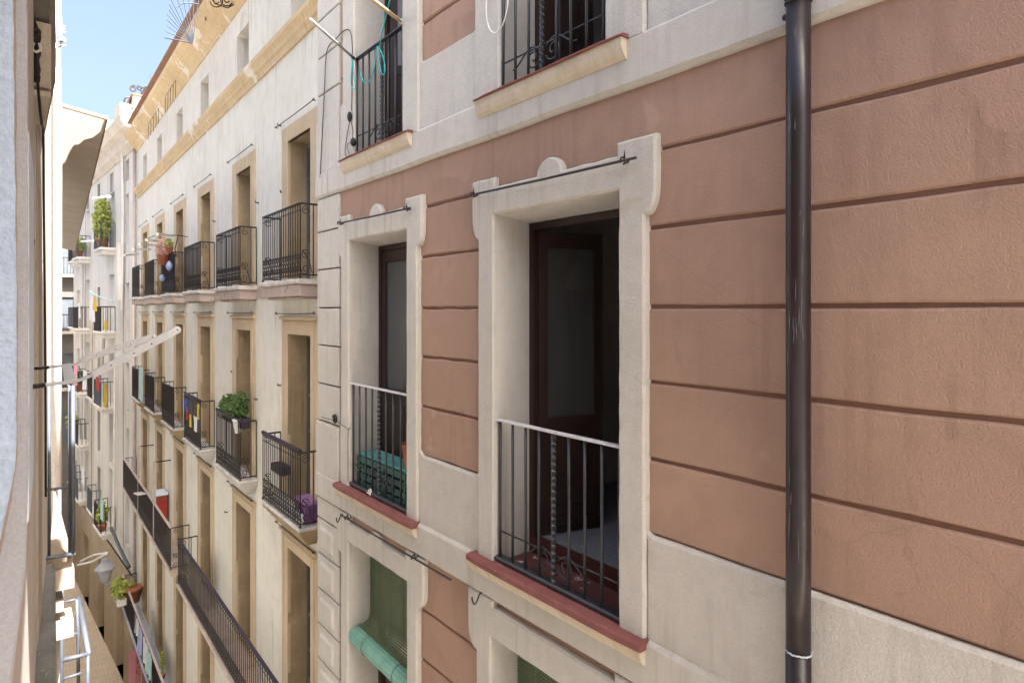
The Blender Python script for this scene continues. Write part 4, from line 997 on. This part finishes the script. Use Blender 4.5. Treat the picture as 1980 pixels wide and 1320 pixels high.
for c in (4.6, 10.6, 13.6, 7.6):
    for zf in FR:
        if (zf == -6.4 and c != 10.6) or (c == 7.6 and zf not in (-3.9, -9.0)): continue
        hw = 0.8 if c in (4.6, 10.6) else 0.6; d = 0.5 if c in (4.6, 10.6) else 0.35
        m = MB(FF); m.slab([(c-hw-0.05, zf-0.1), (c+hw+0.05, zf-0.1), (c+hw+0.05, zf), (c-hw-0.05, zf)], 0, d+0.05, 0.02, 0, back=True)
        ob = m.build('balcony', 'chimney_white', fh)
        m = MB(FF); m.slab([(c-hw+0.05, zf-0.28), (c+hw-0.05, zf-0.28), (c+hw, zf-0.1), (c-hw, zf-0.1)], 0, d-0.05, 0.03, 0, back=True); m.build('slab', 'chimney_white', ob)
        m = MB(FF)
        for (p, q2) in (((c-hw, d), (c+hw, d)), ((c-hw, d), (c-hw, 0.02)), ((c+hw, d), (c+hw, 0.02))):
            k = int(math.hypot(q2[0]-p[0], q2[1]-p[1])/0.13)
            for i in range(k+1):
                u = i/k; m.tube([(p[0]+(q2[0]-p[0])*u, p[1]+(q2[1]-p[1])*u, zf), (p[0]+(q2[0]-p[0])*u, p[1]+(q2[1]-p[1])*u, zf+1.0)], 0.012, 4)
            m.tube([(p[0], p[1], zf+1.0), (q2[0], q2[1], zf+1.0)], 0.02, 4)
        m.build('railing', 'wrought_iron' if nb % 2 else 'galvanised', ob); nb += 1
# plants and washing on the far house
potplant(FF, (4.5, 0.35, 2.56), 'tall yellow green plant on the top balcony of the grey house', 'leaf_lime', 0.22, (0.75, 0.3, 1.0), 420, 0.14)
potplant(FF, (10.9, 0.35, 2.56), 'small yellow plant on the farther top balcony of the grey house', 'leaf_lime', 0.2, (0.4, 0.3, 0.4), 160, 0.14)
potplant(FF, (10.4, 0.4, -3.88), 'green plant among washing on the lower far balcony of the grey house', 'leaf_green', 0.2, (0.5, 0.3, 0.35), 140, 0.13)
potplant(FF, (4.2, 0.4, -9.0), 'bright lime plant on the lowest balcony of the grey house', 'leaf_lime', 0.16, (0.25, 0.2, 0.5), 120, 0.13)
potplant(FF, (13.2, 0.3, -6.38), 'lime bush by the shaded lower window of the grey house', 'leaf_lime', 0.2, (0.35, 0.25, 0.5), 120, 0.13)
def ffw(px, py, n, w_, h_, mt, lb):
    s, z = FF.hit(px, py, n); m = MB(FF); m.cloth(s-w_, s+w_, n, z-h_/2, z+h_/2, 0.04, 2, 8, 5); m.build('laundry', mt, None, lb, 'laundry', 'washing hung out on the grey house')
ffw(177, 590, 1.0, 0.5, 1.2, 'cloth_white', 'white sheet on the line of the grey house')
ffw(183, 587, 1.1, 0.25, 0.5, 'flag_yellow', 'yellow shirt on the line of the grey house')
ffw(147, 725, 0.9, 0.5, 0.9, 'banner_pink', 'pink cloth behind the drying arms')
ffw(165, 735, 0.8, 0.5, 0.8, 'cloth_white', 'white cloth behind the drying arms')
ffw(188, 741, 0.9, 0.35, 0.5, 'flag_red', 'red cloth on a line of the grey house')
ffw(205, 765, 0.6, 0.4, 0.9, 'flag_yellow', 'orange yellow cloth on the third balcony of the grey house')
def ffline(pts, n, r, mt, nm, lb, cat):
    m = MB(FF); m.tube([FF.h3(px, py, n) for px, py in pts], r, 5); m.build(nm, mt, None, lb, cat)
ffline(((172, 563), (195, 575), (218, 583)), 1.0, 0.03, 'cloth_mint', 'washing_line', 'mint washing line pole on the grey house', 'pole')
ffline(((158, 467), (180, 466)), 0.8, 0.05, 'white_plastic', 'line_arm', 'white arm reaching out near the soffit end', 'pole')
ffline(((180, 384), (212, 380)), 0.8, 0.05, 'white_plastic', 'line_arm', 'white arm high on the grey house', 'pole')
ffline(((155, 1085), (182, 1072), (207, 1068)), 0.9, 0.04, 'white_plastic', 'line_arm', 'white drying arm low over the street', 'pole')
ffline(((150, 1092), (180, 1085), (205, 1070)), 1.1, 0.04, 'white_plastic', 'line_arm', 'second white drying arm low over the street', 'pole')
ffline(((236, 270), (238, 420), (235, 600)), 0.1, 0.06, 'chimney_white', 'wall_pipe', 'pale pipe down the near part of the grey house', 'drain pipe')
ffline(((231, 470), (231, 580)), 0.16, 0.09, 'chimney_white', 'flue_pipe', 'short white flue on the grey house wall', 'drain pipe')
ffline(((201, 650), (196, 720)), 0.3, 0.06, 'far_cornice', 'leaning_pole', 'pale pole leaning under a balcony of the grey house', 'pole')
ffline(((160, 470), (158, 640), (157, 900)), 0.12, 0.05, 'chimney_white', 'wall_pipe', 'thin pale pipe between the two balcony columns of the grey house', 'drain pipe')
ffline(((178, 560), (176, 700), (174, 960)), 0.12, 0.07, 'far_cornice', 'wall_pipe', 'broad tan pipe down the middle of the grey house', 'drain pipe')
ffline(((222, 700), (221, 850), (219, 1040)), 0.12, 0.05, 'chimney_white', 'wall_pipe', 'pale pipe low down beside the nearest balconies of the grey house', 'drain pipe')
ffline(((215, 1020), (232, 1060), (250, 1096)), 0.25, 0.06, 'galvanised', 'sloping_pipe', 'grey pipe sloping down towards the clay pot', 'pipe')
ffw(152, 600, 0.45, 0.35, 0.7, 'cloth_white', 'white cloth on the farther middle balcony of the grey house')
ffw(205, 628, 0.65, 0.3, 0.35, 'flag_yellow', 'low yellow cloth on the nearer middle balcony of the grey house')
ffw(160, 920, 0.65, 0.4, 0.7, 'cloth_white', 'white cloth on the far low balcony of the grey house')
ffw(198, 985, 0.8, 0.3, 0.8, 'cloth_mint', 'mint cloth on the near low balcony of the grey house')
# chimney block on its roof
a = on_y(258, 184, 27.0); bb = on_y(300, 262, 27.0)
o = thing('chimney', 'bright white chimney block above the cornice of the grey house', 'chimney', (a.x, 27, bb.z))
m = MB(); m.box(a.x, bb.x+0.3, 27.0, 28.2, bb.z-0.6, a.z); m.build('stack', 'chimney_white', o)
m = MB(); m.box(a.x-0.05, bb.x+0.35, 26.95, 28.25, a.z, a.z+0.06); m.build('cap', 'rust', o)
o = MB()
for cx, cy, r0, r1, a0, tn in ((247, 196, 9, 5, 0, 1.1), (258, 172, 7, 3, 1, 1.2), (270, 170, 5, 2, 2, 1.2), (277, 175, 6, 3, 0.5, 1.0)):
    o.tube([on_y(cx+x, cy-y, 27.4) for x, y in spiral(0, 0, r0, r1, a0, tn, 14)], 0.03, 5, raw=True)
o.tube([on_y(272, 184, 27.4), on_y(282, 168, 27.4)], 0.03, 5, raw=True)
o.build('iron_ornament', 'wrought_iron', None, 'curled iron ornament on the white chimney', 'ornament')
o = MB(); o.tube([on_y(x, y, 26.9) for x, y in ((252, 209), (268, 211), (282, 216), (292, 224))], 0.03, 5, raw=True)
o.build('bent_pipe', 'rust', None, 'thin rusty pipe bent across the white chimney', 'pipe')
# lantern on the far house
p = on_y(203, 1108, 27.0)
o = thing('street_lantern', 'grey wall lantern with a hat roof over the alley', 'street lamp', p)
m = MB(); m.lathe((p.x, p.y, p.z-0.30), [(0.13, 0), (0.16, 0.02), (0.24, 0.44), (0.24, 0.46)], 6); m.build('glass', 'lantern_glass', o)
m = MB(); m.lathe((p.x, p.y, p.z+0.17), [(0.35, 0), (0.33, 0.04), (0.16, 0.22), (0.13, 0.24), (0.13, 0.32), (0.06, 0.37)], 6); m.build('hood', 'lantern_grey', o)
m = MB(); m.tube([(p.x+0.02, p.y, p.z-0.38), (p.x+0.35, p.y+0.1, p.z-0.5), (p.x+1.0, p.y+0.6, p.z-0.42), (p.x+1.6, p.y+1.2, p.z-0.4)], 0.035, 6); m.build('arm', 'lantern_grey', o)

# house closing the view
eh = thing('closing_house', 'shaded grey house closing the end of the alley', 'house', (1, 46, GZ))
holes = [(0.9+1.5*i, 1.6+1.5*i, zf, zf+2.0) for i in range(4) for zf in (2.2, -1.2, -4.6, -8)]
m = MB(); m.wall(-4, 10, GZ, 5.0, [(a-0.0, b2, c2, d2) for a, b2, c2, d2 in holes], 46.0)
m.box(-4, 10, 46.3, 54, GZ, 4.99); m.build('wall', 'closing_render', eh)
for a, b2, c2, d2 in holes:
    m = MB(); m.box(a, b2, 46.1, 46.15, c2, d2); win = m.build('window', 'grey_door', eh)
for zf in (2.2, -1.2, -4.6):
    m = MB(); m.box(0.3, 6.8, 45.4, 46.0, zf-0.2, zf-0.05); ob = m.build('balcony', 'far_cornice', eh)
    m = MB()
    for i in range(40): m.tube([(0.35+0.16*i, 45.45, zf-0.05), (0.35+0.16*i, 45.45, zf+0.95)], 0.015, 4)
    m.tube([(0.3, 45.45, zf+0.95), (6.8, 45.45, zf+0.95)], 0.03, 4); m.build('railing', 'wrought_iron', ob)

# ================================================================== LEFT SIDE
lh = thing('stucco_house', 'white stuccoed house edge close on the left with a concrete bracket', 'house', (-0.3, 3, GZ))
LTOP = 2.15
m = MB(FL); m.add([(1.2, 0, GZ), (4.1, 0, GZ), (4.1, 0, LTOP), (1.2, 0, LTOP)], [(0, 1, 2, 3)])
m.add([(1.2, 0, LTOP), (7.75, 0, LTOP), (7.75, -7, LTOP), (1.2, -7, LTOP)], [(0, 1, 2, 3)])
m.build('wall', 'left_render', lh)
m = MB(FL); m.box(1.2, 7.6, -7, 0, LTOP+0.002, LTOP+0.05); m.build('roof', 'roof_gravel', lh)
m = MB(); m.add([(-0.45, -9, GZ), (-0.45, 1.0, GZ), (-0.45, 1.0, LTOP), (-0.45, -9, LTOP)], [(0, 1, 2, 3)])
m.add([(-0.45, -9, LTOP), (-0.45, 1.0, LTOP), (-7, 1.0, LTOP), (-7, -9, LTOP)], [(0, 1, 2, 3)])
m.add([(-7, -9, GZ), (-7, 8, GZ), (-7, 8, LTOP), (-7, -9, LTOP)], [(0, 1, 2, 3)])
m.build('rear_wall', 'chimney_white', lh)
m = MB(); m.box(-0.6, 0.50, -2.2, 0.6, 2.0, 2.12); m.box(-0.6, 0.92, 0.6, 3.35, 2.0, 2.12); m.build('shade_slab', 'concrete_grey', lh)  # unseen slabs added to keep sun off the jamb, arms and bracket
m = MB(FL); m.box(2.31, 3.4, -0.1, 0.13, 2.16, 2.28); m.build('shade_strip', 'left_pale', lh)  # unseen strip added to shade the concrete bracket
def plate(pts, Y, th, x_back=None):
    q = [on_y(px, py, Y) for px, py in pts]
    return [(v.x, v.z) for v in q]
def yplate(mb, pts, Y, th, ch=0.003):
    """a plate facing back along the street: outline in x,z at distance Y, thickness th"""
    p = plate(pts, Y, th)
    fr = Frame(0, Y, 0, 1); fr.d = Vector((1, 0, 0)); fr.m = Vector((0, -1, 0)); mb.fr = fr
    mb.slab(p, -th, 0.0, ch, 0.0006, 0.02, back=True); return mb
m = MB(); yplate(m, [(-320, -500), (24, -500), (25, 0), (29, 300), (32, 600), (32, 860), (29, 905), (14, 980), (0, 1045), (-60, 1330), (-320, 1600)], 1.0, 0.05, 0.002); m.build('stucco_jamb', 'stucco_white', lh)
m = MB(); yplate(m, [(-320, -500), (31, -500), (31, 0), (34, 600), (34, 880), (22, 970), (4, 1060), (-40, 1240), (-320, 1700)], 1.045, 0.06, 0.002); m.build('brown_arris', 'strip_brown', lh)
m = MB(); yplate(m, [(-320, -560), (50, -560), (52, 0), (55, 400), (56, 880), (50, 1093), (38, 1200), (22, 1320), (-10, 1560), (-320, 2400)], 1.10, 0.12, 0.003); m.build('jamb_moulding', 'strip_lavender', lh)
# panels on the wall beyond
def fl_panel(px0, px1, y0, y1, n, mt, nm, parent=lh, ch=0.008):
    s0 = FL.hit(px0, 600, n)[0]; s1 = FL.hit(px1, 600, n)[0]; sm = (s0+s1)/2; depth = FL((sm, n, 0)).dot(Vector((S_, C_, 0)))
    za, zb = (600-y0)/1200*depth, (600-y1)/1200*depth
    m = MB(FL); m.slab([(s0, zb), (s1, zb), (s1, za), (s0, za)], -0.02, n, ch, 0.001); return m.build(nm, mt, parent)
fl_panel(56, 66, 295, 960, 0.012, 'left_blue', 'pale_panel')
# concrete bracket block overhead
Yb = 3.5
def ybox(mb, px0, px1, y0, y1, Y, depth):
    a = on_y(px0, y0, Y); b2 = on_y(px1, y1, Y); mb.fr = W
    return mb.box(a.x, b2.x, Y, Y+depth, b2.z, a.z)
m = MB(); ybox(m, 40, 99, 34, 172, Yb, 1.6); m.build('concrete_bracket', 'concrete_grey', lh)
m = MB(); ybox(m, 40, 98, 168, 189, Yb-0.03, 1.6); m.build('bracket_lip', 'concrete_grey', lh)
m = MB(); ybox(m, 61, 97, -60, 33, Yb-0.05, 1.6); m.build('slab_edge', 'mossy_concrete', lh)
m = MB(); ybox(m, 90, 108, -60, 156, Yb+0.1, 1.2); m.build('bracket_board', 'purple_board', lh)
m = MB()
fr = Frame(0, Yb-0.004, 0, 1); fr.d = Vector((1, 0, 0)); fr.m = Vector((0, -1, 0)); m.fr = fr
out = [(57, 34), (66, 38), (72, 48), (77, 60), (80, 72), (77, 84), (80, 100), (76, 118), (79, 135), (77, 160), (60, 160), (58, 120), (62, 95), (57, 70)]
m.slab(plate(out, Yb-0.004, 0), -0.003, 0.002, 0.001, 0.002, 0.01); m.build('black_stain', 'black_stain', lh)
o = thing('ring_bolt', 'rusty ring bolt with white clip on the concrete bracket', 'ring', on_y(68, 62, Yb))
m = MB()
m.tube([on_y(54, 62, Yb-0.04), on_y(62, 66, Yb-0.04), on_y(70, 72, Yb-0.04)], 0.008, 6, raw=True)
m.tube([on_y(68+8*math.cos(a), 63+7*math.sin(a), Yb-0.04) for a in [2*PI*i/16 for i in range(17)]], 0.008, 6, raw=True, cap=False); m.build('ring', 'wrought_iron', o)
m = MB(); m.tube([on_y(x, y, Yb-0.05) for x, y in ((65, 83), (62, 90), (63, 97), (70, 101), (78, 98), (79, 95), (76, 84))], 0.006, 6, raw=True); m.build('clip', 'white_plastic', o)
m = MB(); m.tube(catmull([on_y(70, 105, Yb-0.03), on_y(72, 150, Yb-0.03), on_y(77, 210, Yb-0.03), on_y(81, 240, Yb-0.03), on_y(84, 262, Yb+0.4), on_y(85, 420, Yb+0.6), on_y(88, 700, Yb+0.6), on_y(89, 960, Yb+0.6)], 5), 0.006, 5, raw=True)
m.build('hanging_cable', 'black_rubber', None, 'dark cable hanging down the left wall below the bracket', 'cable')

# the next house on the left: end wall facing us, canopy, balconies
gh = thing('canopy_house', 'tall house on the left with a long projecting canopy and pale end wall', 'house', (0.2, 8, GZ))
m = MB(); m.box(-6, on_y(118, 600, 7.7).x, 7.7, 8.9, GZ, 3.7); m.box(-6, on_y(118, 600, 7.7).x, 8.901, 44, GZ, 2.1); m.build('wall', 'chimney_white', gh)
m = MB(); m.box(-6, on_y(118, 600, 7.7).x, 8.902, 44, 2.101, 2.16); m.box(-6, on_y(118, 600, 7.7).x, 7.7, 8.9, 3.701, 3.75); m.build('roof', 'roof_gravel', gh)
SW = Frame(0.097, 3.8, 3.83, 1)
m = MB(SW); m.add([(0, 0, GZ), (3.9, 0, GZ), (3.9, 0, 2.1), (0, 0, 2.1)], [(0, 1, 2, 3)]); m.add([(0, 0, GZ), (0, -0.4, GZ), (0, -0.4, 2.1), (0, 0, 2.1)], [(0, 1, 2, 3)]); m.add([(0, 0, 2.1), (3.9, 0, 2.1), (3.9, -1, 2.1), (0, -1, 2.1)], [(0, 1, 2, 3)])
m.build('splayed_wall', 'left_render', gh)
for px0, px1, n_, mt in ((69, 77, 0.012, 'left_pale'), (79, 84, 0.008, 'concrete_grey'), (92, 98, 0.02, 'left_pale')):
    m = MB(SW); a = SW.hit(px0, 600, 0)[0]; b2 = SW.hit(px1, 600, 0)[0]; m.slab([(a, -1.7), (b2, -1.7), (b2, 2.0), (a, 2.0)], -0.01, n_, 0.006, 0.002); m.build('wall_strip', mt, gh)
z0c = on_y(205, 232, 7.7); zi = on_y(110, 205, 7.7)
L_ = 17.5
def canopy_pt(u, v): # u along, v across
    i = Vector((zi.x+0.0533*u, 7.7+u, zi.z)); e = Vector((z0c.x+0.0533*u, 7.7+u, z0c.z)); return i+(e-i)*v
us = [(0.0, 0.97), (0.55, 0.95), (0.95, 0.80), (1.15, 0.62), (1.5, 0.5), (1.55, 0.40), (2.2, 0.28), (2.8, 0.2), (3.0, 0.12), (3.4, 0.0), (3.5, -0.3)]  # edge between the sunlit and shaded soffit, used as a cut line
def sheet(mb, uv, th):
    b_ = [canopy_pt(u, v) for u, v in uv]; n = len(b_)
    vs = b_+[p+Vector((0, 0, th)) for p in b_]
    return mb.add(vs, [tuple(range(n)), tuple(range(n, 2*n))]+[(i, (i+1) % n, n+(i+1) % n, n+i) for i in range(n)], raw=True)
m = MB(); sheet(m, [(0, 1.0)]+[(u+0.004, v) for u, v in us]+[(L_, -0.3), (L_, 1.0)], 0.03); cn = m.build('canopy', 'soffit_taupe', gh)
m = MB(); sheet(m, us+[(0, -0.3)], 0.004); m.build('pale_panel', 'soffit_sunlit', cn)  # sunlit part of the soffit, put in as a paler translucent sheet
m = MB(); sheet(m, [(-0.03, -0.3), (-0.03, 1.04), (-0.003, 1.04), (-0.003, -0.3)], 0.035); m.build('end_trim', 'roof_edge', cn)
m = MB(); sheet(m, [(-0.003, 1.003), (-0.003, 1.04), (L_, 1.04), (L_, 1.003)], 0.05); m.build('edge_trim', 'roof_edge', cn)
o = MB(); o.tube([on_y(111, 206, 7.60), on_y(111, 600, 7.60), on_y(111, 945, 7.60)], 0.036, 14, raw=True)
o.build('white_pipe', 'chimney_white', None, 'pale vertical pipe on the sunlit end wall at left', 'drain pipe')
m = MB(); m.tube([on_y(112, 30, 7.6), on_y(114, 60, 7.6), on_y(117, 80, 7.6)], 0.03, 6, raw=True); m.leaves(tuple(on_y(115, 70, 7.6)), (0.03, 0.03, 0.12), 40, 0.05); m.build('rag', 'cloth_white', None, 'white rag caught on the edge of the tall left wall', 'rag')
# ledge and terrace with rails
x_l = -0.2
zl = on_y(100, 1078, 5.5).z
xr = on_y(140, 1078, 5.5).x
terr = MB(); terr.box(x_l, xr, 5.52, 7.69, zl-0.1, zl-0.02); ob = terr.build('terrace', 'ledge_tile', gh)
t2 = MB(); a = on_y(80, 1095, 5.5); t2.box(a.x, xr+0.01, 5.48, 5.60, zl-0.24, zl-0.101); t2.build('edge_beam', 'left_pale', ob)
t2 = MB(); a = on_y(82, 1140, 5.6); b2 = on_y(122, 1162, 5.6); t2.box(a.x, b2.x, 5.55, 5.8, zl-0.42, zl-0.33); t2.box(a.x, b2.x+0.06, 5.55, 5.8, zl-0.62, zl-0.5); t2.build('step_block', 'left_pale', ob)
lw = MB(); lw.box(x_l, on_y(116, 1100, 5.9).x, 5.9, 6.2, GZ, zl-0.101); lw.build('lower_wall', 'left_pale', gh)
o = thing('terrace_rail', 'grey galvanised rail around the narrow left terrace', 'railing', (0.2, 5.5, zl))
m = MB()
def yt(m, pts, Y, r): m.tube([on_y(x, y, Y) for x, y in pts], r, 8, raw=True)
yt(m, ((95, 745), (95, 1080)), 5.48, 0.010); yt(m, ((134, 745), (134, 1078)), 5.5, 0.008)
yt(m, ((141, 745), (141, 1072)), 5.46, 0.014); m.build('post', 'galvanised', o)
m = MB(); yt(m, ((72, 948), (131, 942)), 5.5, 0.010); m.build('cross_bar', 'galvanised', o)
m = MB(); yt(m, ((56, 1084), (146, 1070)), 5.46, 0.014); m.build('cross_bar', 'galvanised', o)
m = MB(); m.blob(tuple(on_y(62, 1090, 5.4)), (0.05, 0.05, 0.03)); m.blob(tuple(on_y(78, 950, 5.45)), (0.04, 0.04, 0.02)); m.build('foot_plate', 'wrought_iron', o)
# mossy ledge nearer to us
s0 = 2.4; m = MB(FL); m.box(2.0, 5.44/0.999, -0.1, 0.085, zl-0.35, zl-0.02, 0.02); m.build('mossy_ledge', 'mossy_concrete', lh)
# lower balcony frames
Yl = 6.2
o = thing('window_guard', 'pale metal guard frame of the lower left window', 'railing', on_y(120, 1320, Yl))
m = MB(); yt(m, ((119, 1122), (119, 1420)), Yl, 0.016); yt(m, ((148, 1158), (151, 1230), (152, 1420)), Yl+0.3, 0.013); m.tube([on_y(152, 1155, Yl+0.9), on_y(171, 1264, Yl)], 0.022, 8, raw=True); m.build('upright', 'galvanised', o)
m = MB(); yt(m, ((119, 1276), (172, 1263)), Yl, 0.018); m.build('cross_bar', 'galvanised', o)
for q_, Y_, r_ in ((((123, 1164), (153, 1156)), Yl+0.9, 0.011), (((123, 1230), (152, 1222)), Yl+0.3, 0.011), (((121, 1312), (158, 1300)), Yl, 0.011)):
    m = MB(); yt(m, q_, Y_, r_); m.build('cross_bar', 'galvanised', o)
m = MB(); yt(m, ((170, 1264), (168, 1420)), Yl, 0.014); m.build('corner_post', 'galvanised', o)
# drying rack on the left (two slotted arms)
o = thing('folding_rack', 'grey white folding rack with two slotted arms sticking out from the left wall', 'drying rack', on_y(60, 748, 2.9))
def slot_arm(p, q2, w_, th):
    m = MB(); d = (q2-p); Ln = d.length; d.normalize(); up = Vector((-d.z, 0, d.x)).normalized(); if_ = Frame(0, 0, 0, 1)
    if_.o = p; if_.d = d; if_.m = Vector((0, -1, 0))
    class FR_:
        def __call__(s_, v): return p+d*v[0]+Vector((0, -1, 0))*v[1]+up*v[2]
    m.fr = FR_(); out = [(0.0, -w_*0.35), (Ln*0.08, -w_/2)]+[(Ln-w_/2+w_/2*math.cos(a), w_/2*math.sin(a)) for a in [-PI/2+PI*i/8 for i in range(9)]]+[(Ln*0.08, w_/2), (0, w_*0.35)]
    m.slab(out, -th, th, 0.0015, 0, back=True); return m, m.fr, Ln
YB, YA = 2.75, 3.6
for (x0, y0, x1, y1, Y, w_) in ((178, 725, 349, 634, YB, 0.029), (155, 697, 300, 649, YA, 0.029)):
    p, q2 = on_y(x0, y0, Y), on_y(x1, y1, Y)
    m, fr_, Ln = slot_arm(p, q2, w_, 0.010); ar = m.build('arm', 'grey_white_paint', o)
    h_ = MB(fr_)
    for u in (0.2, 0.45, 0.65, 0.955): h_.add([(Ln*u+0.0028*math.cos(a), 0.0106, 0.0028*math.sin(a)) for a in [2*PI*i/10 for i in range(10)]], [tuple(range(10))])
    h_.build('peg_hole', 'black_rubber', ar)
m = MB(); m.tube(catmull([on_y(50, 748, YB), on_y(85, 744, YB), on_y(110, 741, YB), on_y(145, 737, YB), on_y(180, 724, YB)], 4), 0.0065, 8, raw=True); m.build('rod', 'grey_white_paint', o); m = MB(); m.tube([on_y(66, 711, YA), on_y(100, 709, YA), on_y(140, 705, YA), on_y(158, 697, YA)], 0.006, 8, raw=True); m.build('rod', 'grey_white_paint', o)
m = MB(); m.tube([on_y(50, 749, YB), on_y(66, 747, YB), on_y(88, 744, YB)], 0.0085, 8, raw=True); m.build('wall_socket', 'black_rubber', o); m = MB(); m.tube([on_y(66, 712, YA), on_y(95, 710, YA)], 0.008, 8, raw=True); m.build('wall_socket', 'black_rubber', o)
a, b2, c2, d2 = on_y(120, 707, YA), on_y(136, 704, YA), on_y(147, 734, YB), on_y(124, 738, YB)
m = MB(); up = Vector((0, 0, 0.006)); m.add([a, b2, c2, d2, a+up, b2+up, c2+up, d2+up], [(0, 1, 2, 3), (4, 5, 6, 7), (0, 1, 5, 4), (1, 2, 6, 5), (2, 3, 7, 6), (3, 0, 4, 7)], raw=True); m.build('plate', 'grey_white_paint', o)
for px, py, Y, lb in ((60, 469, 3.2, 'black iron stub on the pale panel of the left wall'), (75, 506, 4.5, 'smaller iron stub beside the cable on the left wall')):
    m = MB(); m.tube([on_y(px-9, py, Y), on_y(px, py, Y), on_y(px+7, py+1, Y)], [0.006, 0.012, 0.014], 8, raw=True); m.build('iron_stub', 'wrought_iron', None, lb, 'bracket')

# ================================================================== light
world = bpy.data.worlds.new('World'); scene.world = world; world.use_nodes = True
nt = world.node_tree; bgn = nt.nodes['Background']
sky = nt.nodes.new('ShaderNodeTexSky'); sky.sky_type = 'NISHITA'; sky.sun_disc = False
EL, AZ = 55.0, 13.0       # sun behind the camera; AZ degrees towards the terracotta side
sky.sun_elevation = R(EL); sky.sun_rotation = R(180-AZ)
sky.air_density = 1.0; sky.dust_density = 9.0; sky.ozone_density = 1.0; sky.altitude = 20
nt.links.new(sky.outputs[0], bgn.inputs['Color']); bgn.inputs['Strength'].default_value = 0.074
sl = bpy.data.lights.new('sun', 'SUN'); sl.energy = 4.2; sl.angle = R(0.5); sl.color = (1, 0.99, 0.975)
so = bpy.data.objects.new('sun', sl); COL.objects.link(so)
to = Vector((math.sin(R(AZ))*math.cos(R(EL)), -math.cos(R(AZ))*math.cos(R(EL)), math.sin(R(EL))))
so.rotation_euler = to.to_track_quat('Z', 'Y').to_euler()
so.location = (0, -20, 30)

cd = bpy.data.cameras.new('camera'); cam = bpy.data.objects.new('camera', cd); COL.objects.link(cam)
cam.location = (0, 0, 0); cam.rotation_euler = (PI/2, 0, -TH)
cd.sensor_width = 36; cd.lens = F/1980*36; cd.shift_y = -(660-HY)/1980; cd.clip_start = 0.02; cd.clip_end = 500
scene.camera = cam
scene.render.engine = 'CYCLES'
cy = scene.cycles; cy.use_denoising = True; cy.denoiser = 'OPENIMAGEDENOISE'; cy.denoising_input_passes = 'RGB_ALBEDO_NORMAL'; cy.denoising_prefilter = 'ACCURATE'
vs_ = scene.view_settings; vs_.view_transform = 'Standard'; vs_.look = 'None'; vs_.gamma = 1.0; vs_.exposure = 2.7
